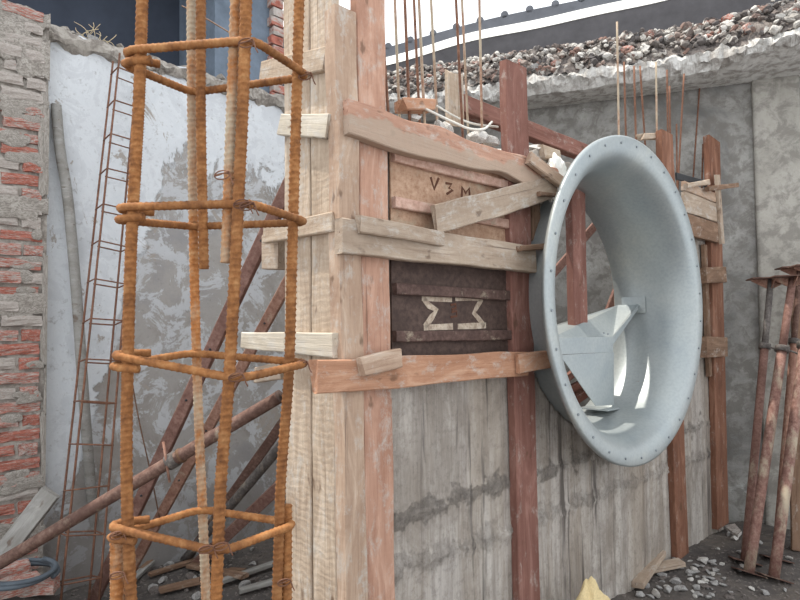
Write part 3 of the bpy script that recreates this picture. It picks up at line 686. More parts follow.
upright('plank', 711.5, 139, 720.5, wpx(714, 727, 450)*0.85, 'brown_wood', 'narrow weathered brown plank at the far end of the concrete wall', zb=0.06, cat='plank', yb=525)
upright('plank', 704, 245, 712, 0.055, 'old_wood', 'thin brown strip right of the ring, against the far end plank', zb=1.2, th=0.03, yb=480)

# steel panels between the planks
def quad_board(name, x0, y0, x1, y1, wd, th, o, mat, parent=None, **kw):
    return board(name, onw(x0, y0, o), onw(x1, y1, o), wd, th, WN, mat, parent, **kw)
def steel_panel(label, xl, xr, ztop, zbot, plate, rib, ribz):
    ul, ur = wuv(onw(xl, 300, 0.01))[0], wuv(onw(xr, 300, 0.01))[0]
    t = thing('steel_formwork_panel', w((ul+ur)/2, 0.0, zbot), label, 'panel')
    board('plate', w(ul, 0.010, (ztop+zbot)/2), w(ur, 0.010, (ztop+zbot)/2), ztop-zbot, 0.008, WN, plate, t, rough=0.001, jag=0)
    for z in ribz: board('rib', w(ul+0.004, 0.026, z), w(ur-0.004, 0.026, z), 0.045, 0.024, WN, rib, t, rough=0.002, jag=0.004)
    return t, ul, ur
zz = lambda x, y, o=0.01: wuv(onw(x, y, o))[1]
pz = [zz(392, 157), zz(392, 203), zz(392, 243)]
p1_, ul, ur = steel_panel('upper formwork panel smeared with cement, hand lettered in dark paint', 391, 508, zz(392, 136), zz(392, 252), 'smeared_steel', 'smeared_rib', pz)
rz_ = [zz(392, 262), zz(392, 289), zz(392, 336.5)]
p2_, ul, ur = steel_panel('dark brown ribbed steel formwork panel with white painted mark', 391, 508, zz(392, 254), zz(392, 361), 'dark_steel', 'dark_rib', rz_[1:])
def stroke(name, pts, wd, o, mat, parent):
    """flat brush stroke lying on the plate"""
    P = [onw(x, y, o) for x, y in pts]; pl, pr_ = [], []
    for i, p in enumerate(P):
        t = (P[min(i+1, len(P)-1)]-P[max(i-1, 0)]).normalized(); s = WN.cross(t).normalized()*(wd/2)*(1+0.25*noise.noise(p*30)); pl.append(p+s); pr_.append(p-s)
    n = len(P); vs = pl+pr_+[p-WN*0.003 for p in pl+pr_]
    fs = [(i, i+1, n+i+1, n+i) for i in range(n-1)]+[(2*n+i, 3*n+i, 3*n+i+1, 2*n+i+1) for i in range(n-1)]+[(i, 2*n+i, 2*n+i+1, i+1) for i in range(n-1)]+[(n+i, n+i+1, 3*n+i+1, 3*n+i) for i in range(n-1)]
    fs += [(0, n, 3*n, 2*n), (n-1, 3*n-1, 4*n-1, 2*n-1)]
    return mk(name, vs, [f[::-1] for f in fs], mat, parent)
so_ = 0.0165
for pts in ([(422, 298), (437, 298.5), (452, 299)], [(455.5, 298), (470, 298), (483, 298.5)], [(424, 327.5), (439, 327), (453, 326.5)], [(458, 326.5), (472, 326), (486, 325.5)],
            [(424, 299), (429, 305.5), (436.5, 310), (432, 317), (425, 327)], [(482, 299), (477, 307), (474, 313), (479, 319), (484.5, 326)]):
    stroke('painted_mark', pts, 0.026, so_, 'white_paint', p2_)['label'] = 'white brushed paint line'
for pts in ([(451, 305), (456, 304), (456, 308), (452, 309.5)], [(452, 312), (457, 311), (457, 316), (451, 317)]):
    stroke('painted_mark', pts, 0.009, so_, 'dark_paint', p2_)
for pts in ([(431, 177), (434.5, 189), (439, 178)], [(446, 183), (452, 184), (449, 188), (453, 190), (447, 194)], [(462, 197), (462.5, 187), (466, 193), (469.5, 188), (470, 199)]):
    stroke('painted_letter', pts, 0.011, so_, 'dark_paint', p1_)['label'] = 'dark hand painted letter'

# horizontal boards over the uprights
HO, HT = 0.0685, 0.045
quad_board('waler_board', 345, 116, 556, 181.5, 0.125, HT, HO, 'pink_half', jag=0.025, rough=0.016, seg=40)
tag(bpy.data.objects['waler_board'], 'topmost long horizontal board with broken upper edge across the formwork', 'board')
def waler(*a, label='', cat='board', **kw): return tag(quad_board(*a, **kw), label, cat)
waler('waler_board', 338, 236, 531, 259.5, 0.125, HT, HO, 'grey_wood', label='grey horizontal board between the upper and the dark lower steel panel', jag=0.01, rough=0.004)
waler('waler_board', 315, 377, 524, 363.5, 0.112, HT, HO, 'orange_wood', label='orange brown horizontal board with splintered end under the dark steel panel', jag=0.02, rough=0.004)
O2, T2 = 0.105, 0.024
waler('board_offcut', 359, 224, 441, 239, 0.062, T2, O2, 'grey_wood', label='short pale offcut nailed over the grey horizontal board', jag=0.012)
waler('board_offcut', 361, 367, 399, 358, 0.066, T2, O2, 'tan_wood', label='small board piece nailed to the lower orange board by the corner', jag=0.012)
waler('board_offcut', 517, 364, 552, 358, 0.085, T2, O2, 'orange_wood', label='short block joining the lower orange board to the ring', jag=0.008)
waler('board', 435, 219, 548, 189, 0.115, T2, 0.09, 'grey_wood', label='pale grey board slanting up to the right, notched lower end', jag=0.018, rough=0.008)
waler('board', 529, 158, 571, 190, 0.058, 0.03, 0.118, 'tan_wood', label='short narrow board slanting down behind the ring top left rim', jag=0.008)
waler('timber_stick', 519, 248.5, 549, 246, 0.028, 0.028, 0.105, 'old_wood', label='thin brown stick poking from the grey board to the ring', jag=0.006)
waler('timber_stick', 539, 194, 560, 196, 0.022, 0.022, 0.118, 'old_wood', label='small dark stick between slanting grey board and ring rim', jag=0.006)

# boards at the far right end
pr_t = thing('formwork_panel', w(wuv(onw(705, 245, 0.04))[0], 0.03, zz(705, 245)), 'small weathered board panel at the far end, right of the ring', 'panel')
ur0, ur1 = wuv(onw(684, 220, 0.06))[0], wuv(onw(716, 220, 0.06))[0]
for (y0, y1, mt) in ((190, 199, 'tan_wood'), (200, 219, 'grey_wood'), (220, 240, 'old_wood')):
    za, zb_ = zz(705, y0, .06), zz(705, y1, .06); board('plank', w(ur0, 0.06, (za+zb_)/2), w(ur1, 0.06, (za+zb_)/2), abs(za-zb_), 0.03, WN, mt, pr_t)
waler('board_offcut', 703, 275, 723, 275, 0.115, 0.05, 0.075, 'old_wood', label='brown cleat across the far end planks, upper of two', cat='board')
waler('board_offcut', 703, 347, 724, 347, 0.15, 0.05, 0.075, 'old_wood', label='brown cleat across the far end planks, lower of two', cat='board')
waler('timber_stick', 707, 189, 737, 185, 0.035, 0.03, 0.11, 'old_wood', label='short brown stick sticking out right of the far end planks')
waler('timber_stick', 686, 186, 708, 182, 0.04, 0.03, 0.10, 'pale_wood', label='pale splintered stick on top of the far board panel')
waler('board', 717, 175, 722, 244, 0.06, 0.025, 0.085, 'grey_wood', label='narrow upright grey board beside the far board panel')
waler('plastic_strip', 676, 176, 706, 184, 0.05, 0.015, 0.02, 'black_plastic', label='black plastic strip lying behind the far board panel', cat='strip')

# end face of the formwork: two sawn planks and the pieces nailed on them
def end_board(name, x0, y0, x1, y1, wd, th, u, mat, label, cat='plank', **kw):
    return tag(board(name, one(x0, y0, u), one(x1, y1, u), wd, th, -WU, mat, **kw), label, cat)
eu = -0.012
ow_ = lambda x, y=400, u=eu: (one(x, y, u)-P0).dot(WN)
for (xa, xb, lab, mt) in ((288, 314.8, 'pale sawn plank on the end face, left of the two', 'pale_wood'), (315.2, 339, 'pale sawn plank on the end face, right of the two by the corner', 'pale_wood')):
    oa, ob = ow_(xa), ow_(xb); om = (oa+ob)/2
    tag(board('plank', w(eu, om, 0.02), w(eu, om, 3.0), abs(oa-ob)*0.955, 0.035, -WU, mt, rough=0.003), lab, 'plank')
eb = -0.043
end_board('board_offcut', 262, 73, 328, 59, 0.085, 0.03, eb, 'pale_wood', 'pale cross board on the end planks, topmost', 'board', jag=0.012)
end_board('board_offcut', 283, 125, 329, 126.5, 0.085, 0.03, eb, 'white_wood', 'short whitish cross board on the end planks, second from the top', 'board', jag=0.014)
end_board('board_offcut', 266, 235, 334, 222, 0.072, 0.03, eb, 'pale_wood', 'cross board on the end planks, third from the top, above a block', 'board', jag=0.012)
end_board('timber_block', 267, 253, 283, 252, 0.15, 0.05, 0.01, 'grey_wood', 'weathered square block sticking out behind the end planks', 'block', jag=0.01)
end_board('board_offcut', 244, 340, 337, 345.5, 0.07, 0.03, eb, 'white_wood', 'pale cross board sticking out left of the end planks at mid height', 'board', jag=0.014, taper=1.3)
end_board('timber_block', 259, 375, 285, 371, 0.07, 0.05, 0.02, 'grey_wood', 'small weathered block behind the end planks under the mid cross board', 'block', jag=0.01)

# things on and behind the top of the wall
tag(board('plank', w(0, -0.30, 0)+(onw(455, 125, -0.30)-w(0, -0.30, 0)), onw(454, 73, -0.30), 0.115, 0.03, WN, 'pale_wood', jag=0.02), 'short pale plank standing behind the wall top among the starter bars', 'plank')
tag(board('timber_beam', onw(455, 103, -0.36), onw(610, 163, -0.36), 0.10, 0.07, WN, 'red_wood'), 'dark red beam slanting down behind the wall towards the ring', 'beam')
tag(board('board_offcut', onw(401, 108, -0.06)+UP*0.01, onw(431, 109, -0.06)+UP*0.01, 0.05, 0.07, WN, 'orange_wood', jag=0.02), 'orange brown wood chunk resting on the upper waler among bars', 'board')
tag(board('board_offcut', onw(537, 153, -0.02), onw(553, 158, -0.02), 0.07, 0.09, WN, 'pale_wood', jag=0.03), 'splintered pale wood lump at the right end of the upper waler', 'board')
tag(board('board_offcut', onw(640, 137, -0.02), onw(664, 136, -0.02), 0.04, 0.05, WN, 'pale_wood', jag=0.03), 'pale wood piece resting behind the ring beside the orange plank', 'board')
left_bars = [(379, -20, 387, 95), (394, -20, 399, 104), (404, -20, 409, 106), (413, -20, 419, 108), (418, -20, 424, 110), (430, -20, 437, 116), (455, -20, 462, 122), (461, -20, 468, 126), (479, -20, 482, 130)]
for i, (xt, yt, xb, yb) in enumerate(left_bars):
    o = -0.05-0.13*(i % 2); a = onw(xb, yb, o); c = onw(xt, yt, o); a = a+(a-c)*((a.z-wtop(wuv(a)[0])+0.04)/(c.z-a.z))
    mat = 'rebar_pale' if i in (1, 4, 5, 7, 8) else 'rebar_thin'
    tag(tube('starter_bar', polyline([a, c], 0.1), 0.0062, mat, None, 8), 'thin rusty starter bar, %s from the left in the row above the steel panels' % nth(i), 'rebar', 'starter bars above the wall')
right_bars = [(617, 22, 619, 140), (624, 62, 626, 140), (634, 66, 636, 142), (640, 66, 645, 142), (656, 62, 657, 142), (667, 70, 668, 148), (669.5, 86, 670.5, 170), (676.5, 124, 677, 172), (684, 74, 678.5, 175), (700, 82, 693, 180), (703, 144, 702, 182)]
for i, (xt, yt, xb, yb) in enumerate(right_bars):
    o = -0.05-0.11*(i % 2); a = onw(xb, yb, o); c = onw(xt, yt, o); a = a+(a-c)*((a.z-wtop(wuv(a)[0])+0.04)/(c.z-a.z))
    tag(tube('starter_bar', polyline([a, c], 0.1), 0.0068, 'rebar_pale' if i in (0, 4) else 'rebar_thin', None, 8), 'thin rusty starter bar, %s from the left in the row above the ring' % nth(i), 'rebar', 'starter bars above the wall')
rd = random.Random(3)
for i in range(22):
    px = 386+i*7.6+rd.uniform(-3, 3); p = onw(px, 300, -0.12+rd.uniform(-.09, .10)); p.z = wtop(wuv(p)[0])+(0.05 if px < 500 else 0.015)+rd.uniform(-0.01, .03)
    tag(rock('concrete_lump', p, rd.uniform(0.07, 0.13), 'chunk_white', 60+i), 'whitish concrete lump on the wall top behind the upper waler', 'concrete lump', 'concrete lumps on the wall top')
tag(tube('white_string', bez([onw(424, 108, -0.03), onw(440, 116, -0.02), onw(455, 123, 0), onw(470, 129, 0), onw(484, 129, -0.02), onw(492, 122, -.03)], 6), 0.006, 'string', None, 6), 'white string looped between starter bars on the wall top, lower of two', 'string')
tag(tube('white_string', bez([onw(437, 106, -.1), onw(456, 117, -.1), onw(474, 124, -.1), onw(498, 127, -.1)], 6), 0.005, 'string', None, 6), 'white string drawn past starter bars on the wall top, upper of two', 'string')
# white plastic bag stuffed between slanting boards and ring
def blob(name, c, ax, mat, label, cat, seed, crump=0.25, peak=0.0):
    bm = bmesh.new(); bmesh.ops.create_icosphere(bm, subdivisions=4, radius=1)
    for v in bm.verts:
        d = v.co.copy(); k = 1+crump*(noise.noise(d*2.2+V((seed, 0, 0)))+0.6*noise.turbulence(d*1.7+V((0, seed, 0)), 3, True)-0.4); v.co = d*k; f = 1-peak*max(0, v.co.z); v.co.x *= f; v.co.y *= f
    me = bpy.data.meshes.new(name); bm.to_mesh(me); bm.free()
    m = frame(c, c+WU, UP) @ Matrix.Diagonal((*ax, 1)); return tag(link(name, me, mat, None, m, False), label, cat)
blob('plastic_bag', onw(557, 180, 0.06), (0.075, 0.05, 0.13), 'white_bag', 'white plastic bag stuffed behind the top left rim of the ring', 'bag', 4.0, 0.35)

# ------------------------------------------------------------------ big rebar column cage in the foreground
K = 0.9
ZD = {'A': 1.15*K, 'B': 1.10*K, 'C': 1.24*K, 'D': 1.32*K}
cage = thing('rebar_cage', V((-0.36, 1.08, 0.0)), 'orange rusty rebar column cage with thick ribbed bars and stirrups, in the foreground', 'rebar cage')
def bar(pts, key, r, mat, dz=0.0):
    P = [at(x, y, ZD[key]+dz) for x, y in pts]
    t = (P[-1]-P[-2]).normalized()
    if pts[-1][1] >= 600: P.append(P[-1]+t*((P[-1].z-0.02)/max(0.2, -t.z)))
    return rebar('vertical_bar', P, r, mat, cage)
bar([(143, -25), (139, 100), (131, 250), (127, 400), (127, 500), (131, 600)], 'A', 0.0100, 'rebar')
bar([(117, 548), (117, 600)], 'A', 0.0115, 'rebar_cement', 0.012)
bar([(191, -25), (192, 120), (194, 260), (198, 400), (203, 520), (206, 600)], 'D', 0.0094, 'rebar_cement', 0.01)
bar([(201, -25), (201, 120), (204, 269)], 'D', 0.0098, 'rebar', -0.008)
bar([(247, -25), (243, 100), (236, 250), (229, 380), (221, 480), (216, 600)], 'B', 0.0100, 'rebar')
bar([(237, -25), (232, 100), (226, 263)], 'B', 0.0094, 'rebar_cement', 0.012)
bar([(300, -25), (296, 120), (292, 260), (289, 370), (281, 480), (277, 600)], 'C', 0.0100, 'rebar')
bar([(287, 505), (287, 600)], 'C', 0.0098, 'rebar', 0.012)
def stirrup(c, r=0.0078, hook=True):
    """closed tie around the bars with bent hook ends at the front left corner; corners given per bar"""
    q = {k: at(x, y, ZD[k]) for k, (x, y) in c.items() if k in ZD}
    cen = (q['A']+q['B']+q['C']+q['D'])/4
    q = {k: p+(p-cen).normalized()*0.012 for k, p in q.items()}
    def rnd(order):
        pts = []
        for i, k in enumerate(order):
            p = q[k]; pv = q[order[i-1]]; nx = q[order[(i+1) % 4]]; a, d = p+(pv-p).normalized()*0.028, p+(nx-p).normalized()*0.028
            pts.append([a.lerp(p, s).lerp(p.lerp(d, s), s) for s in (0, .2, .4, .6, .8, 1)])
        return pts
    cs = rnd(['A', 'B', 'C', 'D']); path = []
    lift = V((0, 0, 0.0135))
    start = q['A']+(q['D']-q['A']).normalized()*0.05 + lift
    ca = [p+lift for p in cs[0]]
    path = [start+(q['C']-q['A']).normalized()*0.03]+[start.lerp(ca[0], .6)]+ca+polyline([cs[0][-1]+lift, cs[1][0]], .03)[1:-1]+cs[1]+cs[2]+cs[3]
    endA = q['A']-V((0, 0, 0.006)); path += polyline([cs[3][-1], endA+(q['D']-q['A']).normalized()*0.02], 0.03)[1:]
    path += [endA+(q['D']-q['A']).normalized()*0.006+(q['B']-q['A']).normalized()*0.004, endA+(q['B']-q['A']).normalized()*0.02, endA+(q['B']-q['A']).normalized()*0.055+(q['D']-q['A']).normalized()*0.006]
    pl = polyline(path, 0.0026)
    def rib(i, k, an, rr): return rr*(0.93+0.13*max(0.0, 1-abs(((i/4.0) % 1.0)-0.5)*4))
    return tube('stirrup', pl, r, 'rebar', cage, 9, rib=rib)
stirrup({'A': (128, 60), 'B': (249, 42), 'C': (303, 76), 'D': (193, 91)})
stirrup({'A': (121, 216), 'B': (244, 204), 'C': (302, 222), 'D': (191, 226)})
stirrup({'A': (116, 363), 'B': (238, 377), 'C': (303, 363), 'D': (195, 354)})
stirrup({'A': (113, 534), 'B': (221, 549), 'C': (291, 524), 'D': (202, 511)})
def tie(x, y, key, s=1):
    c = at(x, y, ZD[key]-0.016); rd = random.Random(int(x*7+y)); pts = []
    for i in range(14):
        t = i/13*4*math.pi; pts.append(c+CR*(0.012*math.cos(t)*s)+CU*(0.005*math.sin(t+i*.1)+0.003*math.cos(t*.6))-fw*(0.003*math.sin(t*.7)))
    pts += [c+CR*0.016*s-CU*0.008, c+CR*0.020*s-CU*0.016]
    tube('binding_wire', bez(pts, 3), 0.0012, 'rebar_thin', cage, 5)
for x, y, k in ((246, 43, 'B'), (305, 76, 'C'), (241, 204, 'B'), (247, 206, 'B'), (301, 364, 'C'), (236, 377, 'B'), (221, 546, 'B'), (206, 549, 'B'), (117, 535, 'A'), (117, 575, 'A'), (222, 175, 'B'), (284, 582, 'C')): tie(x, y, k)

# ------------------------------------------------------------------ thin rebar cage leaning on the left wall
bt, tp = onfloor(75, 607), onl(129, 62, 0.15)
ax = (tp-bt).normalized(); e1 = (CR-ax*CR.dot(ax)).normalized(); e2 = ax.cross(e1).normalized()
lean = thing('rebar_cage', bt, 'slender rusty rebar cage leaning against the plastered left wall', 'rebar cage')
hw, hd = 0.118, 0.10
CS = ((-1, -0.1), (-0.2, -1), (1, 0.1), (0.16, 1))
for sx, sy in CS:
    tube('vertical_bar', polyline([bt+e1*hw*sx+e2*hd*sy, tp+e1*hw*sx*0.85+e2*hd*sy*0.85], 0.2), 0.0062, 'rebar_thin', lean, 7)
Lc = (tp-bt).length; ns = 14
for i in range(ns):
    t = (i+0.55)/ns; c = bt.lerp(tp, t); s = 1-0.15*t; rd = random.Random(i); tl = rd.uniform(-.012, .012)
    q = [c+e1*(hw+.005)*s*sx+e2*(hd+.005)*s*sy+ax*tl*sx for sx, sy in CS]
    tube('stirrup', polyline(q+[q[0]], 0.03)[:-1]+[q[0]+e1*0.03+e2*.02], 0.0045, 'rebar_thin', lean, 6)

# ------------------------------------------------------------------ props, pipes and poles on the left
def prop_bar(name, p, q, r, mat, label, cat, holes=0, square=False):
    t = thing(name, p, label, cat)
    if square: board('channel', p, q, r*2, r*1.7, -fw, mat, t, rough=0.001, jag=0)
    else: tube('tube', polyline([p, q], 0.15), r, mat, t, 14)
    d = (q-p).normalized(); side = d.cross(fw).normalized()
    for i in range(holes):
        c = p.lerp(q, (i+0.5)/holes)-fw*(r*0.86); tube('bolt', [c, c-fw*0.006], r*0.2, 'black_plastic', t, 8)
    return t
pl_, pr__ = at(0, 563, 2.72), at(281, 396, 2.60); pd = (pr__-pl_).normalized(); pl0 = pl_-pd*((pl_.z-0.03)/pd.z)
pp = thing('scaffold_pipe', pl0, 'long brown steel pipe slanting up to the right behind the big rebar cage', 'pipe')
tube('tube', polyline([pl0, pr__], 0.2), 0.029, 'prop_brown', pp, 16)
cpl = pl_.lerp(pr__, 0.625); tube('coupler', [cpl-pd*0.022, cpl+pd*0.022], 0.037, 'prop_grey', pp, 16)
tube('coupler_ring', [cpl+pd*0.04, cpl+pd*0.052], 0.035, 'wire', pp, 14)
tube('pin', [cpl+CU*0.09-CR*0.035-fw*.02, cpl-CU*0.09+CR*0.0-fw*0.035], 0.006, 'prop_pale', pp, 7)
tube('end_ring', [pr__-pd*0.012, pr__+pd*0.004], 0.0305, 'dark_steel', pp, 14)
def rake(x0, y0, d0, x1, y1, d1, ext, *a, **k):
    p, q = at(x0, y0, d0), at(x1, y1, d1); d = (q-p).normalized(); p = p-d*((p.z-0.02)/d.z) if p.z > 0.02 else p
    return prop_bar(a[0], p, q+d*ext, *a[1:], **k)
rake(104, 578, 3.30, 284, 196, 2.80, 0.22, 'raking_prop', 0.031, 'prop_red', 'dark red steel raking prop, upper of the two steep ones behind the pipe', 'prop', 9, True)
rake(134, 565, 3.42, 286, 286, 2.95, 0.30, 'raking_prop', 0.027, 'prop_pale', 'brown steel raking prop, lower of the two steep ones behind the pipe', 'prop', 7, True)
rake(214, 520, 3.85, 282, 424, 3.6, 0.7, 'raking_prop', 0.030, 'prop_brown', 'dark brown raking prop low behind the cage, upper of three near the end planks', 'prop', 0, True)
rake(220, 518, 3.75, 281, 446, 3.45, 0.7, 'raking_prop', 0.030, 'prop_grey', 'grey steel pipe prop low behind the cage, middle of three near the end planks', 'prop')
rake(222, 540, 3.7, 284, 482, 3.3, 0.7, 'raking_prop', 0.034, 'prop_red', 'reddish raking prop low behind the cage, lowest of three near the end planks', 'prop', 0, True)
# grey wooden pole leaning on the wall and plank against the pier
tag(tube('wooden_pole', bez([onfloor(98, 578), onl(84, 400, 0.13), onl(77, 300, 0.10), onl(68, 200, 0.07), onl(60, 150, 0.06), onl(56, 105, 0.05)], 4), 0.031, 'pole_wood', None, 12), 'crooked grey wooden pole leaning on the plastered left wall', 'pole')
tag(board('plank', at(-40, 608, 2.95), at(52, 491, 3.10), 0.10, 0.035, -fw, 'pole_wood', jag=0.012), 'grey weathered plank leaning on the foot of the brick pier', 'plank')
# cables
for i, (pts, lab) in enumerate([([(124, 330, 3.4), (137, 410, 3.3), (150, 470, 3.3), (160, 520, 3.3)], 'thin dark wire hanging down the left wall behind the cage'),
                                ([(182, 6, 3.3), (205, 18, 3.2), (232, 34, 3.0)], 'thin wire crossing in front of the dark upper opening')]):
    tag(tube('loose_wire', bez([at(*q) for q in pts], 6), 0.004, 'wire', None, 6), lab, 'wire')

# ------------------------------------------------------------------ steel props leaning at the right
def steel_prop(base, top, r, mat, mat2, label, split=0.66, plate=0.1):
    t = thing('steel_prop', base, label, 'prop', None); d = (top-base).normalized(); s1 = d.orthogonal().normalized(); 
    s1 = (BU-d*BU.dot(d)).normalized(); s2 = d.cross(s1)
    mid = base.lerp(top, split)
    tube('outer_tube', polyline([base, mid], 0.15), r, mat, t, 14)
    tube('inner_tube', polyline([mid, top], 0.15), r*0.80, mat2, t, 14)
    tube('collar', [mid-d*0.018, mid+d*0.012, mid+d*0.02], r*1.45, 'prop_grey', t, 14)
    tube('handle', bez([mid+s1*r, mid+s1*(r+0.05)-d*0.006, mid+s1*(r+0.10)-d*0.03], 4), 0.007, 'prop_grey', t, 7)
    def pl(name, c, hx, hy, nn, th=0.007):
        return prism(name, [c+s1*hx+s2*hy, c-s1*hx+s2*hy, c-s1*hx-s2*hy, c+s1*hx-s2*hy], nn*th, 'prop_brown', t)
    pl('base_plate', base-UP*0.008, 0.085, 0.075, UP)
    hx, hy = BU*0.14, BN*0.10; prism('head_plate', [top+hx+hy, top-hx+hy, top-hx-hy, top+hx-hy], UP*0.008, 'prop_brown', t)
    for sg in (-1, 1):
        for s in (s1, s2):
            ln = 0.125 if s is s1 else 0.085
            o_ = s2 if s is s1 else s1; s = BU if s is s1 else BN; c0 = top+s*(sg*r*0.7)
            prism('gusset', [c0, top+s*(sg*ln), top+s*(sg*ln)-d*0.012, c0-d*0.075], o_*0.006, 'prop_pale', t)
    return t
def fl(x, y): p = onfloor(x, y); p.z += 0.012; return p
steel_prop(fl(745, 562), at(771, 279, 4.22), 0.026, 'prop_red', 'prop_grey', 'dark red steel prop leaning on the rear wall, leftmost of the group', 0.74)
steel_prop(fl(749, 574), at(793, 277, 4.12), 0.031, 'prop_cement', 'prop_red', 'cement streaked steel prop crossing in front of the leftmost dark red prop', 0.73)
steel_prop(fl(774, 579), at(815, 266, 4.02), 0.031, 'prop_cement', 'prop_brown', 'cement streaked steel prop standing nearest the right edge', 0.72)
steel_prop(fl(776, 560), at(800, 268, 4.35), 0.024, 'prop_pale', 'prop_brown', 'thin pale steel prop standing behind the two streaked props', 0.72)
tag(board('plank', onfloor(799, 552), onb(799, 300, 0.05), 0.10, 0.03, BN, 'old_wood'), 'brown plank leaning on the rear wall at the right edge', 'plank')

# ------------------------------------------------------------------ seen through the ring, behind the wall
rake(545, 283, 4.2, 598, 222, 4.4, 0.12, 'raking_prop', 0.028, 'prop_red', 'red raking prop behind the wall, seen through the ring left of centre', 'prop', 0, True)
rake(600, 335, 4.4, 617, 290, 4.5, 0.5, 'raking_prop', 0.028, 'prop_red', 'red raking prop behind the wall, seen low through the ring beside platform', 'prop', 0, True)
for i, (x0, y0, x1, y1, lab) in enumerate([(560, 384, 583, 366, 'upper'), (562, 392, 592, 377, 'middle'), (570, 403, 598, 386, 'lowest')]):
    tag(board('timber_beam', at(x0-20, y0+14, 4.2), at(x1, y1, 4.3), 0.05, 0.06, -fw, 'red_wood'), 'short red brown beam in the stack behind the ring, %s of three' % lab, 'beam', 'beams stacked behind the ring')

# ------------------------------------------------------------------ debris on the ground
def flatboard(name, x0, y0, x1, y1, wd, th, mat, label, dz=0.03, cat='board', dz2=None):
    p, q = onfloor(x0, y0, dz), onfloor(x1, y1, dz if dz2 is None else dz2); return tag(board(name, p, q, wd, th, UP, mat, jag=0.012), label, cat)
flatboard('board_offcut', 624, 579, 682, 567, 0.075, 0.035, 'grey_wood', 'grey board offcut lying on the dirt at the foot of the wall', 0.03)
flatboard('board_offcut', 638, 592, 661, 567, 0.07, 0.035, 'grey_wood', 'short grey board lying across another offcut by the wall foot', 0.04, dz2=0.09)
blob('cloth_bundle', w(wuv(onw(591, 600, 0.2))[0], 0.2, 0.13), (0.17, 0.10, 0.205), 'yellow_sack', 'crumpled pale yellow cloth lying at the bottom edge by the wall', 'cloth', 5.0, 0.22, 0.5)
rd = random.Random(11)
spots = [(703, 563, .09), (677, 590, .07), (690, 575, .08), (690, 581, .06), (675, 583, .09), (668, 592, .1), (655, 597, .11), (683, 592, .09), (698, 590, .07), (706, 583, .07), (715, 584, .05), (724, 580, .06), (735, 541, .09), (728, 536, .07),
         (741, 555, .08), (718, 550, .05), (760, 545, .06), (660, 590, .05), (695, 598, .05), (712, 597, .06), (730, 594, .04), (752, 590, .05), (648, 588, .07), (640, 598, .08), (722, 565, .05), (765, 595, .06), (785, 592, .05), (790, 560, .06), (792, 548, .07)]
def chunk(o, x, y, mt):
    kd = {'chunk_grey': 'grey', 'chunk_dark': 'dark', 'chunk_white': 'whitish'}[mt]
    wh = 'by the two crossed offcuts' if x < 690 else 'before the bases of the leaning steel props' if x > 735 else 'between the crossed offcuts and the steel props'
    tag(o, '%s broken concrete chunk on the dirt %s' % (kd, wh), 'rubble', '%s concrete chunks %s' % (kd, wh))
for i, (x, y, s) in enumerate(spots):
    mt = 'chunk_grey' if i % 3 else 'chunk_white'; chunk(rock('concrete_chunk', onfloor(x, y, s*0.2), s*0.95, mt, i+3, flat=0.6), x, y, mt)
for i in range(60):
    x, y = rd.gauss(690, 32), rd.uniform(560, 600)
    if x < 625 or (x < 660 and y < 575): continue
    s = rd.uniform(.03, .075)
    mt = rd.choice(['chunk_grey', 'chunk_grey', 'chunk_dark', 'chunk_white']); chunk(rock('concrete_chunk', onfloor(x, y, s*0.15), (s*1.3, s, s*0.6), mt, i+70, flat=0.6), x, y, mt)
prism_p = [onfloor(724, 531, .02), onfloor(735, 533, .05), onfloor(742, 541, .05), onfloor(738, 541, .02)]
tag(prism('tile_shard', prism_p, V((0, 0, 0.02)), 'chunk_white'), 'flat whitish shard lying by the far end of the wall', 'shard')
for i in range(34):
    x, y = rd.uniform(120, 280), rd.uniform(545, 598)
    tag(rock('concrete_chunk', onfloor(x, y, 0.01), rd.uniform(0.04, 0.1), rd.choice(['chunk_grey', 'chunk_dark', 'chunk_grey']), i+9, flat=0.6), 'dusty grey rubble chunk on the dirt behind the big cage', 'rubble', 'rubble chunks behind the cage')
for i, (x, y) in enumerate([(6, 583), (27, 582), (47, 590), (16, 596), (36, 597)]):
    p = onfloor(x, y, 0.05); m = frame(p, p+(WU*math.cos(i)+WN*math.sin(i)*.5), UP) @ Matrix.Diagonal((0.2, 0.1, 0.07, 1))
    o = bpy.data.objects.new('loose_brick', brick_me['brick_half', i % 3]); COL.objects.link(o); place(o, None, m)
    tag(o, 'loose red brick on the ground at the foot of the pier', 'brick', 'loose bricks by the pier')
sticks = [(150, 580, 215, 560), (205, 592, 285, 566), (160, 596, 200, 588), (230, 575, 244, 578), (118, 598, 160, 560), (190, 570, 245, 583), (130, 585, 152, 566), (240, 596, 275, 588)]
words = ['thin stick at the left of the debris behind the cage', 'long crooked stick beside the end plank foot', 'short stick near the bottom edge between cage bars', 'small wood piece lying before the raking props', 'grey lath slanting behind the left cage bar',
         'brown lath lying across the debris centre', 'short pale lath beside the left cage bar', 'short stick near the bottom edge by the right cage bars']
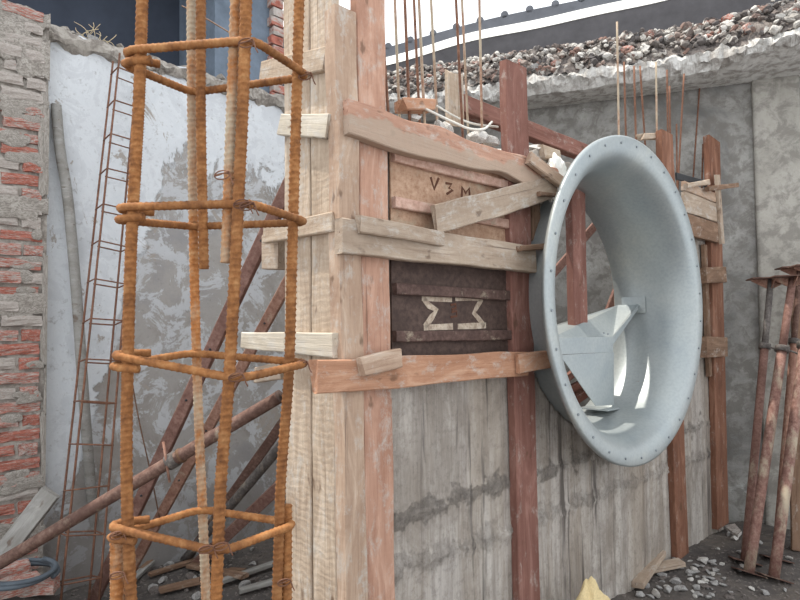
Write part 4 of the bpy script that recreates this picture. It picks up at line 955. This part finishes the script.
for i, ((x0, y0, x1, y1), wv_) in enumerate(zip(sticks, words)):
    p, q = onfloor(x0, y0, .03), onfloor(x1, y1, .04)
    tag(board('timber_stick', p, q, 0.035+0.015*(i % 3), 0.025, UP, ['old_wood', 'pole_wood', 'old_wood'][i % 3], jag=0.01), wv_, 'stick')
hc = onfloor(20, 592, 0.07); hp = []
for i in range(60):
    t = i/59*2*math.pi*2.2; rr = 0.16+0.012*math.sin(t*1.7); hp.append(hc+V((math.cos(t)*rr, math.sin(t)*rr*0.8, 0.012*i/20+0.01*math.sin(t))))
tag(tube('hose_coil', hp, 0.012, 'hose', None, 10), 'coil of grey hose on the ground by the brick pier', 'hose')
# straw tuft on the broken wall top
tuft = thing('straw_tuft', l(-0.30, -0.1, 3.5), 'dry straw tuft on the broken top of the left wall', 'straw')
rd = random.Random(8)
for i in range(16):
    p = l(-0.36+rd.uniform(-.1, .14), -0.05, 3.5); d = V((rd.uniform(-.1, .1), rd.uniform(-.03, .03), rd.uniform(.04, .13)))
    tube('stalk', bez([p, p+d*.6, p+d+V((rd.uniform(-.04, .04), 0, -.01))], 3), 0.0022, 'straw', tuft, 5)
for i in range(46):        # crumbled render along the top of the left wall
    u = -0.85+i*0.045+rd.uniform(-.02, .02)
    tag(rock('plaster_lump', l(u, rd.uniform(-.16, .0), 3.495+rd.uniform(-.015, .01)), rd.uniform(.04, .09), rd.choice(['mortar', 'chunk_grey', 'mortar']), i+5), 'crumbling plaster lump on the broken top of the left wall', 'rubble', 'plaster lumps on the left wall top')
# fine gravel: nobody could count it
vs, fs = [], []; rd = random.Random(31); gm = [rock_mesh(k+80, 0.7) for k in range(3)]
for i in range(1500):
    if i % 2: p = onfloor(rd.uniform(560, 800), rd.uniform(528, 600))
    else: p = onfloor(rd.uniform(60, 284), rd.uniform(545, 600))
    s = rd.uniform(0.008, 0.03); me = gm[i % 3]; k0 = len(vs); rot = Matrix.Rotation(rd.uniform(0, 6.3), 3, 'Z')
    vs += [p+(rot @ q.co)*s for q in me.vertices]; fs += [tuple(k0+x for x in q.vertices) for q in me.polygons]
o = mk('gravel', vs, fs, 'chunk_dark'); tag(o, 'fine grey gravel and grit scattered over the dirt', 'gravel'); o['kind'] = 'stuff'
for me in crumb+gm: bpy.data.meshes.remove(me)
